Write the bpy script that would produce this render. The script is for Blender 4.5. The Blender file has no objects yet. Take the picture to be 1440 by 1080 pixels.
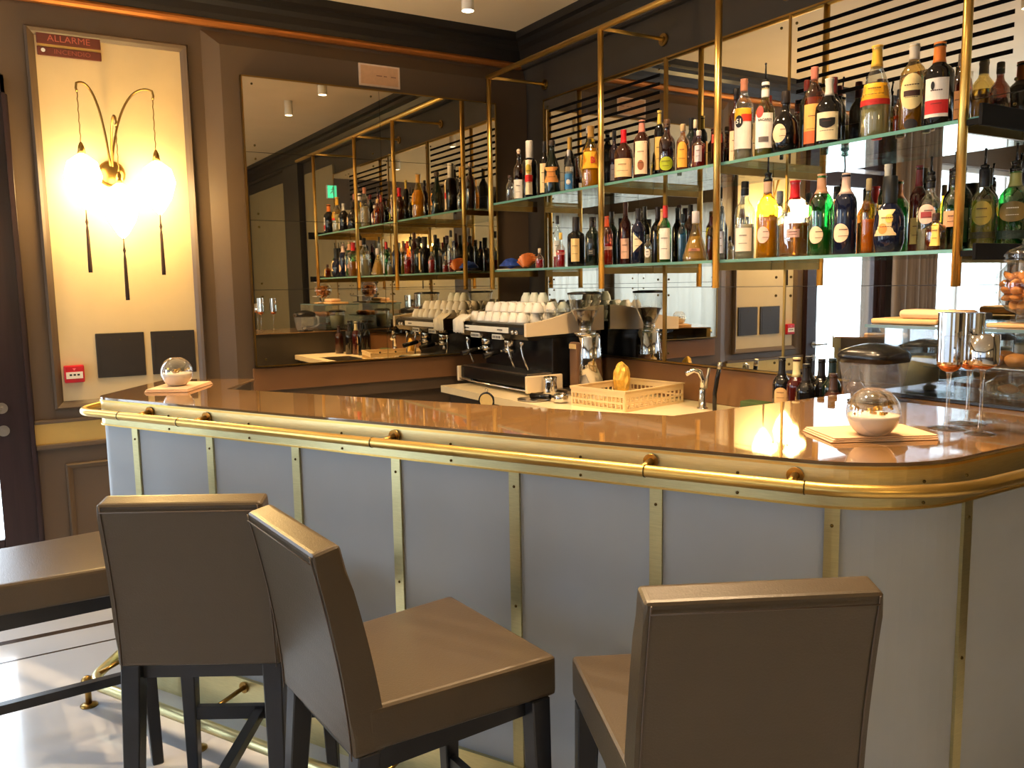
import bpy, bmesh, math, random
from mathutils import Vector, Matrix
random.seed(7)
scn = bpy.context.scene
COL = scn.collection
PI = math.pi
MW = {}            # world matrix of every parent we create

# ------------------------------------------------------------------ materials
def new_mat(name):
    m = bpy.data.materials.new(name); m.use_nodes = True
    nt = m.node_tree; nt.nodes.clear()
    o = nt.nodes.new('ShaderNodeOutputMaterial')
    return m, nt, o

def pbr(name, col, rough=.5, metal=0., var=.08, vscale=12, bump=0., bscale=60, trans=0., coat=0., emis=None, estr=0., ior=1.45, stretch=(1,1,1), spec=.5, rvar=0.):
    m, nt, o = new_mat(name)
    b = nt.nodes.new('ShaderNodeBsdfPrincipled')
    nt.links.new(b.outputs[0], o.inputs[0])
    b.inputs['Roughness'].default_value = rough
    b.inputs['Metallic'].default_value = metal
    b.inputs['Transmission Weight'].default_value = trans
    b.inputs['Coat Weight'].default_value = coat
    b.inputs['IOR'].default_value = ior
    b.inputs['Specular IOR Level'].default_value = spec
    b.inputs['Base Color'].default_value = (*col, 1)
    if emis:
        b.inputs['Emission Color'].default_value = (*emis, 1); b.inputs['Emission Strength'].default_value = estr
    if var > 0 or bump > 0 or rvar > 0:
        tc = nt.nodes.new('ShaderNodeTexCoord'); mp = nt.nodes.new('ShaderNodeMapping')
        mp.inputs['Scale'].default_value = stretch
        nt.links.new(tc.outputs['Object'], mp.inputs[0])
    if var > 0:
        n = nt.nodes.new('ShaderNodeTexNoise'); n.inputs['Scale'].default_value = vscale; n.inputs['Detail'].default_value = 4
        r = nt.nodes.new('ShaderNodeValToRGB')
        r.color_ramp.elements[0].position = .3; r.color_ramp.elements[1].position = .7
        r.color_ramp.elements[0].color = (*[c*(1-var) for c in col], 1)
        r.color_ramp.elements[1].color = (*[min(1, c*(1+var)) for c in col], 1)
        nt.links.new(mp.outputs[0], n.inputs['Vector']); nt.links.new(n.outputs[0], r.inputs[0]); nt.links.new(r.outputs[0], b.inputs['Base Color'])
    if bump > 0:
        n2 = nt.nodes.new('ShaderNodeTexNoise'); n2.inputs['Scale'].default_value = bscale; n2.inputs['Detail'].default_value = 3
        bp = nt.nodes.new('ShaderNodeBump'); bp.inputs['Strength'].default_value = bump; bp.inputs['Distance'].default_value = .002
        nt.links.new(mp.outputs[0], n2.inputs['Vector']); nt.links.new(n2.outputs[0], bp.inputs['Height']); nt.links.new(bp.outputs[0], b.inputs['Normal'])
    if rvar > 0:
        n3 = nt.nodes.new('ShaderNodeTexNoise'); n3.inputs['Scale'].default_value = vscale*2
        mr = nt.nodes.new('ShaderNodeMapRange'); mr.inputs[3].default_value = max(0, rough-rvar); mr.inputs[4].default_value = rough+rvar
        nt.links.new(mp.outputs[0], n3.inputs['Vector']); nt.links.new(n3.outputs[0], mr.inputs[0]); nt.links.new(mr.outputs[0], b.inputs['Roughness'])
    return m

def thin_glass(name, tint=(.95, .97, .96), gloss=.12, rough=.01):
    """thin clear glass: mostly see-through with a fresnel sheen"""
    m, nt, o = new_mat(name)
    t = nt.nodes.new('ShaderNodeBsdfTransparent'); t.inputs[0].default_value = (*tint, 1)
    g = nt.nodes.new('ShaderNodeBsdfGlossy'); g.inputs[0].default_value = (1, 1, 1, 1); g.inputs['Roughness'].default_value = rough
    lw = nt.nodes.new('ShaderNodeLayerWeight'); lw.inputs[0].default_value = .35
    mr = nt.nodes.new('ShaderNodeMapRange'); mr.inputs[3].default_value = gloss*.45; mr.inputs[4].default_value = min(1, gloss*5)
    mx = nt.nodes.new('ShaderNodeMixShader')
    nt.links.new(lw.outputs['Facing'], mr.inputs[0]); nt.links.new(mr.outputs[0], mx.inputs[0])
    nt.links.new(t.outputs[0], mx.inputs[1]); nt.links.new(g.outputs[0], mx.inputs[2]); nt.links.new(mx.outputs[0], o.inputs[0])
    return m

def hazy(name):
    m, nt, o = new_mat(name)
    t = nt.nodes.new('ShaderNodeBsdfTransparent'); t.inputs[0].default_value = (.92, .94, .97, 1)
    g = nt.nodes.new('ShaderNodeBsdfPrincipled'); g.inputs['Base Color'].default_value = (.75, .78, .82, 1); g.inputs['Roughness'].default_value = .15
    n = nt.nodes.new('ShaderNodeTexNoise'); n.inputs['Scale'].default_value = 14
    mr = nt.nodes.new('ShaderNodeMapRange'); mr.inputs[3].default_value = .10; mr.inputs[4].default_value = .22
    mx = nt.nodes.new('ShaderNodeMixShader'); nt.links.new(n.outputs[0], mr.inputs[0]); nt.links.new(mr.outputs[0], mx.inputs[0])
    nt.links.new(t.outputs[0], mx.inputs[1]); nt.links.new(g.outputs[0], mx.inputs[2]); nt.links.new(mx.outputs[0], o.inputs[0]); return m
def mirror_mat(name, col, rough=.01):
    m, nt, o = new_mat(name)
    g = nt.nodes.new('ShaderNodeBsdfGlossy'); g.inputs['Roughness'].default_value = rough
    tc = nt.nodes.new('ShaderNodeTexCoord'); n = nt.nodes.new('ShaderNodeTexNoise'); n.inputs['Scale'].default_value = 2.5
    r = nt.nodes.new('ShaderNodeValToRGB')
    r.color_ramp.elements[0].color = (*[c*.94 for c in col], 1); r.color_ramp.elements[1].color = (*col, 1)
    nt.links.new(tc.outputs['Object'], n.inputs['Vector']); nt.links.new(n.outputs[0], r.inputs[0]); nt.links.new(r.outputs[0], g.inputs[0])
    nt.links.new(g.outputs[0], o.inputs[0])
    return m

def emit(name, col, s):
    m, nt, o = new_mat(name)
    e = nt.nodes.new('ShaderNodeEmission'); e.inputs[0].default_value = (*col, 1); e.inputs[1].default_value = s
    nt.links.new(e.outputs[0], o.inputs[0]); return m

def S(r, g, b):    # sRGB 0-255 -> linear
    f = lambda c: (c/255/12.92) if c/255 <= .04045 else ((c/255+.055)/1.055)**2.4
    return (f(r), f(g), f(b))

M = {}
M['wall'] = pbr('taupe_lacquered_panelling', S(94, 77, 60), .42, var=.05, vscale=3, bump=.05, bscale=200)
M['wall_dark'] = pbr('dark_brown_panelling', S(58, 52, 46), .4, var=.06, vscale=3)
M['splash'] = pbr('brown_splashback', S(126, 88, 56), .35, var=.06, vscale=4)
M['crown'] = pbr('black_brown_cornice', S(30, 27, 26), .35, var=.1, vscale=5)
M['copper'] = pbr('copper_moulding', S(190, 120, 60), .38, metal=.7, var=.1, vscale=6)
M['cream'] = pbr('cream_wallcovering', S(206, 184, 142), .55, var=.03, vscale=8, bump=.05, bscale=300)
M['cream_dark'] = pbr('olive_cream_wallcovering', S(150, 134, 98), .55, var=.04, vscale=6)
M['goldband'] = pbr('gold_wainscot_band', S(205, 168, 95), .4, metal=.5, var=.06, vscale=5)
M['ceiling'] = pbr('cream_plaster_ceiling', S(226, 208, 178), .7, var=.03, vscale=3)
M['brass'] = pbr('polished_brass', S(222, 184, 104), .33, metal=1., var=.07, vscale=9, rvar=.05)
M['brass_brushed'] = pbr('brushed_brass', S(210, 200, 150), .36, metal=1., var=.07, vscale=30, stretch=(1, 1, 14), bump=.1, bscale=90, rvar=.06)
M['brass_old'] = pbr('aged_brass', S(150, 118, 62), .3, metal=1., var=.12, vscale=12)
M['screw'] = pbr('dark_brass_screw', S(92, 76, 40), .35, metal=1., var=.05)
M['bar_top'] = pbr('polished_brown_lacquer', S(126, 95, 60), .035, var=.12, vscale=5, coat=.7, spec=.8, ior=1.7)
M['frame_paint'] = pbr('pale_window_frame_paint', S(216, 212, 204), .5, var=.03)
M['bar_panel'] = pbr('pale_grey_upholstered_panel', S(164, 169, 174), .6, var=.03, vscale=5, bump=.12, bscale=500)
M['leather'] = pbr('taupe_leather', S(72, 61, 46), .32, var=.05, vscale=10, bump=.25, bscale=260)
M['black_wood'] = pbr('black_stained_wood', S(26, 28, 34), .35, var=.15, vscale=8, stretch=(1, 1, .1))
M['door_wood'] = pbr('dark_mahogany', S(46, 30, 32), .3, var=.22, vscale=6, stretch=(8, 8, .5))
M['chrome'] = pbr('polished_chrome', S(215, 215, 215), .08, metal=1., var=.03, vscale=8)
M['steel'] = pbr('brushed_steel', S(170, 165, 158), .28, metal=1., var=.06, vscale=20)
M['black'] = pbr('black_plastic', S(20, 20, 22), .25, var=.1, vscale=8)
M['black_matte'] = pbr('matt_black_metal', S(12, 12, 15), .7, spec=.15, var=.1, vscale=8)
M['dark_vent'] = pbr('dark_vent_cover', S(44, 38, 34), .5, var=.08, vscale=20)
M['marble'] = pbr('cream_stone_worktop', S(226, 208, 170), .25, var=.05, vscale=6)
M['creamplate'] = pbr('cream_enamel', S(232, 212, 178), .25, var=.02)
M['white'] = pbr('white_china', S(240, 236, 226), .2, var=.02)
M['cloth'] = pbr('white_linen', S(236, 228, 210), .8, var=.04, vscale=20, bump=.3, bscale=300)
M['napkin'] = pbr('peach_paper_napkin', S(222, 184, 146), .75, var=.05, vscale=14, bump=.2, bscale=200)
M['beige_plastic'] = pbr('beige_rack_plastic', S(216, 190, 142), .4, var=.04, vscale=9)
M['red'] = pbr('red_plastic', S(190, 20, 34), .3, var=.06)
M['plaque'] = pbr('dark_red_plaque', S(98, 48, 36), .35, var=.15, vscale=14)
M['label_w'] = pbr('white_paper', S(232, 222, 204), .6, var=.06, vscale=30)
M['ink'] = pbr('dark_ink', S(38, 30, 28), .6, var=.05)
M['ink_grey'] = pbr('faded_ink', S(150, 104, 82), .6, var=.05)
M['glass'] = thin_glass('clear_glass', (.96, .97, .96), .14)
M['glass_case'] = thin_glass('display_case_glass', (.90, .95, .97), .12)
M['shelf_glass'] = thin_glass('green_tinted_shelf_glass', (.80, .90, .84), .16)
M['glass_edge'] = pbr('teal_glass_edge', S(120, 178, 168), .12, var=.06, vscale=20, trans=.35)
M['mirror'] = mirror_mat('bronze_tinted_mirror', (.76, .68, .52))
M['mirror_back'] = mirror_mat('silver_mirror', (.84, .84, .80))
M['slot'] = pbr('black_vent_slot', S(10, 8, 8), .8, spec=.05, var=.05)
M['floor'] = pbr('pale_polished_stone', S(198, 202, 210), .16, var=.07, vscale=1.2, coat=.2)
M['inlay'] = pbr('dark_stone_inlay', S(70, 58, 50), .2, var=.1, vscale=20)
M['curtain'] = pbr('brown_curtain', S(140, 122, 108), .8, var=.1, vscale=30, stretch=(1, 1, .05))
M['bread'] = pbr('golden_crust', S(205, 130, 60), .6, var=.2, vscale=30, bump=.4, bscale=80)
M['wood'] = pbr('light_wooden_board', S(214, 172, 116), .45, var=.12, vscale=10, stretch=(1, 8, 1))
M['teal_cloth'] = pbr('teal_cloth', S(60, 124, 140), .8, var=.1, vscale=20)
M['green_cloth'] = pbr('olive_sponge', S(66, 82, 40), .8, var=.1, vscale=20)
M['yellowbag'] = pbr('yellow_foil', S(222, 176, 74), .3, metal=.3, var=.3, vscale=26)
M['bluebag'] = pbr('blue_foil', S(44, 74, 160), .25, metal=.3, var=.4, vscale=30)
M['orangebag'] = pbr('amber_fan', S(190, 104, 40), .4, var=.25, vscale=20)
M['haze'] = pbr('hazy_plastic', S(206, 212, 222), .12, var=.04, vscale=20, trans=.0)
M['beans'] = pbr('coffee_beans', S(40, 20, 16), .35, var=.4, vscale=120, bump=.5, bscale=150)
M['wax'] = pbr('frosted_candle_wax', S(236, 224, 206), .4, var=.05, vscale=10)
M['lamp'] = emit('warm_lamp_glow', (1, .74, .36), 26)
M['spot_face'] = emit('spot_lamp_face', (1, .86, .62), 24)
M['exit'] = emit('green_exit_glow', (.1, .9, .5), 1.6)
M['white_print'] = pbr('white_print', S(235, 235, 230), .5, var=.02)

_mc = {}
def cm(rgb, rough=.5, metal=0., trans=0.):       # paper / cap / glass colours, cached
    k = (tuple(rgb), rough, metal, trans)
    if k not in _mc:
        _mc[k] = pbr('tone_%d_%d_%d' % tuple(rgb), S(*rgb), rough, metal=metal, var=.05, vscale=40, trans=trans)
    return _mc[k]
_gc = {}
def gm(kind):
    if kind in _gc: return _gc[kind]
    T = {'clear': ((.90, .93, .90), .16), 'green': ((.12, .62, .22), .16), 'olive': ((.55, .52, .18), .14), 'amber': ((.70, .36, .10), .14),
         'teal': ((.16, .60, .72), .14), 'yellow': ((.92, .74, .12), .12), 'frost': ((.86, .88, .84), .2), 'rose': ((.85, .40, .32), .14),
         'brown': ((.36, .11, .05), .14), 'gold': ((.86, .70, .34), .15)}
    D = {'black': (14, 13, 15), 'navy': (18, 24, 48), 'dkgreen': (14, 26, 20), 'dkred': (58, 16, 14), 'purple': (34, 20, 34), 'dkbrown': (48, 22, 14)}
    if kind in T: _gc[kind] = thin_glass('bottle_glass_'+kind, *T[kind])
    else: _gc[kind] = pbr('bottle_glass_'+kind, S(*D[kind]), .06, var=.1, vscale=9, coat=.5)
    return _gc[kind]
_lc = {}
def lm(rgb):
    if rgb not in _lc:
        _lc[rgb] = pbr('liquor_%d_%d_%d' % rgb, S(*rgb), .05, var=.06, vscale=12, trans=.5, ior=1.2)
    return _lc[rgb]

def sheer_mat():
    m, nt, o = new_mat('white_sheer_cloth')
    a = nt.nodes.new('ShaderNodeBsdfTranslucent'); a.inputs[0].default_value = (.86, .88, .92, 1)
    b = nt.nodes.new('ShaderNodeBsdfDiffuse'); b.inputs[0].default_value = (.8, .8, .78, 1)
    tc = nt.nodes.new('ShaderNodeTexCoord'); mp = nt.nodes.new('ShaderNodeMapping'); mp.inputs['Scale'].default_value = (40, 40, .4)
    n = nt.nodes.new('ShaderNodeTexNoise'); n.inputs['Scale'].default_value = 1
    mr = nt.nodes.new('ShaderNodeMapRange'); mr.inputs[3].default_value = .3; mr.inputs[4].default_value = .6
    mx = nt.nodes.new('ShaderNodeMixShader')
    nt.links.new(tc.outputs['Object'], mp.inputs[0]); nt.links.new(mp.outputs[0], n.inputs['Vector']); nt.links.new(n.outputs[0], mr.inputs[0]); nt.links.new(mr.outputs[0], mx.inputs[0])
    nt.links.new(a.outputs[0], mx.inputs[1]); nt.links.new(b.outputs[0], mx.inputs[2]); nt.links.new(mx.outputs[0], o.inputs[0]); return m
M['sheer'] = sheer_mat()
# ------------------------------------------------------------------ mesh helpers
def nb(): return bmesh.new()
def box(bm, x0, x1, y0, y1, z0, z1, mat=None, bev=0.):
    vs = [bm.verts.new(v) for v in [(x0,y0,z0),(x1,y0,z0),(x1,y1,z0),(x0,y1,z0),(x0,y0,z1),(x1,y0,z1),(x1,y1,z1),(x0,y1,z1)]]
    fs = [bm.faces.new([vs[i] for i in f]) for f in [(0,3,2,1),(4,5,6,7),(0,1,5,4),(1,2,6,5),(2,3,7,6),(3,0,4,7)]]
    if bev > 0:
        es = list({e for f in fs for e in f.edges})
        bmesh.ops.bevel(bm, geom=es, offset=bev, segments=2, affect='EDGES', profile=.5)
    return vs
def rbox(bm, c, s, rot=0., bev=0., tilt=None):
    """box centred at c, size s, turned by rot about z"""
    b2 = bmesh.new(); box(b2, -s[0]/2, s[0]/2, -s[1]/2, s[1]/2, -s[2]/2, s[2]/2, bev=bev)
    mt = Matrix.Translation(c) @ Matrix.Rotation(rot, 4, 'Z')
    if tilt: mt = mt @ tilt
    b2.transform(mt); merge(bm, b2)
def merge(bm, b2):
    mp = {}
    for v in b2.verts: mp[v] = bm.verts.new(v.co)
    for f in b2.faces:
        nf = bm.faces.new([mp[v] for v in f.verts]); nf.smooth = f.smooth
    b2.free()
def lathe(bm, prof, c=(0, 0, 0), seg=24, sq=None, smooth=True, cap0=True, cap1=True):
    """prof: list of (z, r[, sq]); sq>0 squares the section"""
    rings = []
    for p in prof:
        z, r = p[0], p[1]; s = p[2] if len(p) > 2 else 0
        ring = []
        for i in range(seg):
            a = 2*PI*(i+.5)/seg; ca, sa = math.cos(a), math.sin(a)
            k = 1.
            if s > 0:
                n = 2+6*s; k = (abs(ca)**n+abs(sa)**n)**(-1/n)
            ring.append(bm.verts.new((c[0]+r*k*ca, c[1]+r*k*sa, c[2]+z)))
        rings.append(ring)
    for a, b in zip(rings, rings[1:]):
        for i in range(seg):
            f = bm.faces.new((a[i], a[(i+1) % seg], b[(i+1) % seg], b[i])); f.smooth = smooth
    if cap0: bm.faces.new(list(reversed(rings[0])))
    if cap1: bm.faces.new(rings[-1])
def cyl(bm, p0, p1, r0, r1=None, seg=16, smooth=True, caps=True):
    r1 = r0 if r1 is None else r1
    p0, p1 = Vector(p0), Vector(p1); d = (p1-p0)
    if d.length < 1e-9: return
    q = d.to_track_quat('Z', 'Y'); A, B = [], []
    for i in range(seg):
        a = 2*PI*i/seg; v = Vector((math.cos(a), math.sin(a), 0))
        A.append(bm.verts.new(p0+q@(v*r0))); B.append(bm.verts.new(p1+q@(v*r1)))
    for i in range(seg):
        f = bm.faces.new((A[i], A[(i+1) % seg], B[(i+1) % seg], B[i])); f.smooth = smooth
    if caps: bm.faces.new(list(reversed(A))); bm.faces.new(B)
def tube(bm, pts, r, seg=12, rr=None):
    pts = [Vector(p) for p in pts]; rings = []; n = len(pts); up = Vector((0, 0, 1)); prev = None
    for i, p in enumerate(pts):
        t = (pts[min(i+1, n-1)]-pts[max(i-1, 0)]).normalized()
        if prev is None:
            u = up if abs(t.dot(up)) < .95 else Vector((1, 0, 0)); x = (u-t*u.dot(t)).normalized()
        else: x = (prev-t*prev.dot(t)).normalized()
        prev = x; y = t.cross(x); rad = rr[i] if rr else r
        rings.append([bm.verts.new(p+(x*math.cos(2*PI*k/seg)+y*math.sin(2*PI*k/seg))*rad) for k in range(seg)])
    for a, b in zip(rings, rings[1:]):
        for i in range(seg):
            f = bm.faces.new((a[i], a[(i+1) % seg], b[(i+1) % seg], b[i])); f.smooth = True
    bm.faces.new(list(reversed(rings[0]))); bm.faces.new(rings[-1])
def sphere(bm, c, r, sx=1, sy=1, sz=1, u=20, v=12):
    b2 = bmesh.new(); bmesh.ops.create_uvsphere(b2, u_segments=u, v_segments=v, radius=r)
    for f in b2.faces: f.smooth = True
    b2.transform(Matrix.Translation(c) @ Matrix.Diagonal((sx, sy, sz, 1))); merge(bm, b2)
def prism(bm, poly, z0, z1, smooth_sides=False):
    a = [bm.verts.new((p[0], p[1], z0)) for p in poly]; b = [bm.verts.new((p[0], p[1], z1)) for p in poly]
    n = len(poly)
    for i in range(n):
        f = bm.faces.new((a[i], a[(i+1) % n], b[(i+1) % n], b[i])); f.smooth = smooth_sides
    bm.faces.new(list(reversed(a))); bm.faces.new(b)
def profile_prism(bm, prof, axis, a0, a1):
    """extrude a 2-D section [(u,z)] along axis 'x' (section in y,z) or 'y' (section in x,z)"""
    f = (lambda u, z, t: (t, u, z)) if axis == 'x' else (lambda u, z, t: (u, t, z))
    A = [bm.verts.new(f(u, z, a0)) for u, z in prof]; B = [bm.verts.new(f(u, z, a1)) for u, z in prof]; n = len(prof)
    for i in range(n): bm.faces.new((A[i], A[(i+1) % n], B[(i+1) % n], B[i]))
    bm.faces.new(list(reversed(A))); bm.faces.new(B)

# ------------------------------------------------------------------ objects
def tag(o, label=None, cat=None, group=None, kind=None):
    if label: o['label'] = label
    if cat: o['category'] = cat
    if group: o['group'] = group
    if kind: o['kind'] = kind
    return o
def thing(name, label, cat, loc=(0, 0, 0), rz=0., group=None):
    o = bpy.data.objects.new(name, None); COL.objects.link(o)
    o.empty_display_size = .05
    o.location = loc; o.rotation_euler = (0, 0, rz)
    MW[o.name] = Matrix.Translation(loc) @ Matrix.Rotation(rz, 4, 'Z')
    return tag(o, label, cat, group)
def obj(name, bm, mat, parent=None, world=False, loc=(0, 0, 0), label=None):
    """one mesh object. world=True: the mesh was drawn in world coordinates, re-express it in its parent's frame"""
    bmesh.ops.recalc_face_normals(bm, faces=bm.faces[:])
    if world:
        if parent is not None: bm.transform(MW[parent.name].inverted())
    me = bpy.data.meshes.new(name); bm.to_mesh(me); bm.free()
    me.materials.append(mat)
    o = bpy.data.objects.new(name, me); COL.objects.link(o)
    if parent is not None: o.parent = parent
    o.location = loc
    MW[o.name] = (MW[parent.name] if parent is not None else Matrix.Identity(4)) @ Matrix.Translation(loc)
    if label: o['label'] = label
    return o
def solo(name, bm, mat, label, cat, group=None):
    """a thing that is one mesh drawn in world coordinates: origin moved to its base"""
    xs = [v.co for v in bm.verts]; mn = Vector([min(v[i] for v in xs) for i in range(3)]); mx = Vector([max(v[i] for v in xs) for i in range(3)])
    c = Vector(((mn.x+mx.x)/2, (mn.y+mx.y)/2, mn.z))
    bm.transform(Matrix.Translation(-c))
    o = obj(name, bm, mat, None, loc=c); tag(o, label, cat, group); return o
def struct(name, bm, mat, label=None):
    o = obj(name, bm, mat); o['kind'] = 'structure'
    if label: o['label'] = label
    return o
def copy_tree(o, parent=None):
    c = o.copy(); COL.objects.link(c)
    if parent is not None: c.parent = parent
    for ch in list(o.children): copy_tree(ch, c)
    return c

def text_bm(s, size, mapf, bold=0., squeeze=1.):
    """lettering as thin mesh; mapf maps (x,y) of the flat text to a 3-D point"""
    cu = bpy.data.curves.new('t', 'FONT'); cu.body = s; cu.size = size; cu.align_x = 'CENTER'; cu.align_y = 'CENTER'; cu.offset = bold
    cu.resolution_u = 2
    ob = bpy.data.objects.new('t', cu); COL.objects.link(ob)
    dg = bpy.context.evaluated_depsgraph_get(); me = bpy.data.meshes.new_from_object(ob.evaluated_get(dg))
    bm = bmesh.new(); bm.from_mesh(me)
    for v in bm.verts: v.co = mapf(v.co.x*squeeze, v.co.y)
    bpy.data.objects.remove(ob); bpy.data.curves.remove(cu); bpy.data.meshes.remove(me)
    return bm
# ================================================================== the room
CZ = 3.04                                   # ceiling height
XR, YF = 7.2, -6.4                          # far right wall, wall behind the photographer
DY0, DY1 = -2.875, -3.86                     # doorway in the left wall
def wall_with_holes(name, axis, pos, thick, a0, a1, z1, holes, mat):
    """axis 'x': wall in the plane x=pos running along y; holes (a,b,z0,z1)"""
    bm = nb(); cuts = sorted(holes); cur = a0
    def add(u0, u1, z0, z1_):
        if u1-u0 < 1e-4 or z1_-z0 < 1e-4: return
        if axis == 'x': box(bm, min(pos, pos+thick), max(pos, pos+thick), u0, u1, z0, z1_)
        else: box(bm, u0, u1, min(pos, pos+thick), max(pos, pos+thick), z0, z1_)
    for h in cuts:
        add(cur, h[0], 0, z1); add(h[0], h[1], 0, h[2]); add(h[0], h[1], h[3], z1); cur = h[1]
    add(cur, a1, 0, z1)
    return struct(name, bm, mat)
wall_with_holes('wall_left', 'x', 0, -.16, YF, 0, CZ, [(DY1, DY0, 0, 2.42), (-6.15, -4.25, .35, 2.55)], M['wall'])
wall_with_holes('wall_back', 'y', 0, .16, -.16, XR, CZ, [], M['wall_dark'])
WINS = [(.55, 1.95), (2.45, 3.85), (4.55, 6.95)]
RWIN = (-6.15, -4.95)
wall_with_holes('wall_front', 'y', YF, -.16, -.16, XR, CZ, [(a, b, .35, 2.6) for a, b in WINS], M['wall'])
wall_with_holes('wall_right', 'x', XR, .16, YF, 0, CZ, [(RWIN[0], RWIN[1], .35, 2.6)], M['wall'])
bm = nb(); box(bm, -.16, XR+.16, YF-.16, .16, -.1, 0); struct('floor', bm, M['floor'])
bm = nb(); box(bm, -.16, XR+.16, YF-.16, .16, CZ, CZ+.1); struct('ceiling', bm, M['ceiling'])
# floor inlay strips (dark border running along the left wall)
bm = nb(); box(bm, .585, .625, YF+.4, -.3, 0, .0015); struct('trim_1', bm, M['inlay'])
bm = nb(); box(bm, .82, .832, YF+.4, -.3, 0, .0012); struct('trim_2', bm, M['inlay'])
# cornice: stepped dark profile round the two visible walls, with the copper moulding below
def cornice(n, axis, a0, a1, s=1, base=0.):
    pr = [(0, 2.885), (.045, 2.885), (.06, 2.91), (.075, 2.945), (.10, 2.965), (.105, 2.99), (.135, 3.00), (.14, CZ), (0, CZ)]
    bm = nb(); profile_prism(bm, [(base+s*u, z) for u, z in pr], axis, a0, a1); return struct(n, bm, M['crown'])
cornice('trim_3', 'y', YF, 0); cornice('trim_4', 'x', 0, XR, -1)
def moulding(n, axis, a0, a1, s, mat, z0=2.852, z1=2.885, d=.05):
    bm = nb(); pr = [(0, z0), (d*.6, z0), (d*.9, z0+.3*(z1-z0)), (d, z0+.6*(z1-z0)), (d*.85, z1), (0, z1)]
    profile_prism(bm, [(s*u, z) for u, z in pr], axis, a0, a1); return struct(n, bm, mat)
moulding('trim_5', 'y', YF, 0, 1, M['copper']); moulding('trim_6', 'x', 0, XR, -1, M['wall_dark'])
# --- left wall: cream panel with its frame
def frame_yz(n, y0, y1, z0, z1, w, d, mat, x=0., bevel=.006):
    """picture-frame moulding on the left wall (outer size y0..y1, z0..z1)"""
    bm = nb()
    o = [(y0, z0), (y1, z0), (y1, z1), (y0, z1)]
    loops = []
    for ins, dep in [(0, 0), (0, d*.55), (w*.25, d), (w*.6, d*.75), (w, d*.3), (w, 0)]:
        loops.append([bm.verts.new((x+dep, (p[0]+(ins if p[0] == y0 else -ins)), (p[1]+(ins if p[1] == z0 else -ins)))) for p in o])
    loops.append(loops[0])
    for a, b in zip(loops, loops[1:]):
        for i in range(4):
            try: bm.faces.new((a[i], a[(i+1) % 4], b[(i+1) % 4], b[i]))
            except ValueError: pass
    return struct(n, bm, mat)
bm = nb(); box(bm, 0, .008, -2.745, -2.09, .955, 2.705); struct('trim_7', bm, M['cream'])
frame_yz('trim_8', -2.785, -2.055, .915, 2.745, .04, .03, M['wall'])
# raised bevelled surround of the mirror bay
bm = nb()
a = [(-1.985, .93), (-1.985, 2.852)]; 
pts0 = [(0, -1.985, .86), (0, 0, .86), (0, 0, 2.835), (0, -1.985, 2.835)]
pts1 = [(.035, -1.90, .86), (.035, 0, .86), (.035, 0, 2.765), (.035, -1.90, 2.765)]
A = [bm.verts.new(p) for p in pts0]; B = [bm.verts.new(p) for p in pts1]
for i in range(4): bm.faces.new((A[i], A[(i+1) % 4], B[(i+1) % 4], B[i]))
bm.faces.new(B); bm.faces.new(list(reversed(A)))
struct('trim_9', bm, M['wall'])
# gold wainscot band, its dark ledge and the panels below
bm = nb(); box(bm, 0, .014, -2.88, -1.99, .748, .85); struct('trim_10', bm, M['goldband'])
bm = nb(); box(bm, 0, .03, -2.88, -1.99, .724, .748, bev=.004); struct('trim_11', bm, M['wall'])
bm = nb(); box(bm, 0, .022, -2.88, -1.99, .85, .868, bev=.004); struct('trim_12', bm, M['wall'])
frame_yz('trim_13', -2.76, -2.03, .12, .64, .03, .022, M['wall'])
bm = nb(); box(bm, 0, .02, -2.88, 0, 0, .09, bev=.004); struct('baseboard_left', bm, M['wall_dark'])
# splashboards under both mirrors
bm = nb(); box(bm, .0351, .055, -1.82, 0, .93, 1.058, bev=.003); struct('trim_14', bm, M['splash'])
bm = nb(); box(bm, .055, 2.84, -.05, 0, .901, 1.075, bev=.003); struct('trim_15', bm, M['splash'])
# pilasters beside the doorway (left wall, beyond the photo's left edge, seen in the mirrors)
bm = nb(); box(bm, 0, .04, -2.90, -2.885, 0, 2.5); box(bm, 0, .04, DY1-.07, DY1, 0, 2.5); box(bm, 0, .04, DY1-.07, -2.885, 2.42, 2.5); struct('trim_16', bm, M['door_wood'])
# window and door frames, panes
def window(n, axis, pos, a0, a1, z0, z1, nm=2):
    bm = nb(); w = .05
    def add(u0, u1, q0, q1, t=.05):
        if axis == 'x': box(bm, pos-t, pos, u0, u1, q0, q1)
        else: box(bm, u0, u1, pos-t, pos, q0, q1)
    add(a0, a0+w, z0, z1); add(a1-w, a1, z0, z1); add(a0+w, a1-w, z0, z0+w); add(a0+w, a1-w, z1-w, z1)
    for k in range(1, nm): u = a0+(a1-a0)*k/nm; add(u-.02, u+.02, z0+w, z1-w)
    fr = struct(n, bm, M['frame_paint'])
    bm = nb(); t = .03
    if axis == 'x': box(bm, pos-t-.003, pos-t+.003, a0+w, a1-w, z0+w, z1-w)
    else: box(bm, a0+w, a1-w, pos-t-.003, pos-t+.003, z0+w, z1-w)
    p = obj('window_pane', bm, M['glass'], fr)
    return fr
window('window_1', 'x', -.06, -6.15, -4.25, .35, 2.55)
window('window_5', 'x', XR+.11, RWIN[0], RWIN[1], .35, 2.6, 1)
for k, (a_, b_) in enumerate(WINS): window('window_%d' % (k+2), 'y', YF-.06, a_, b_, .35, 2.6)
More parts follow.
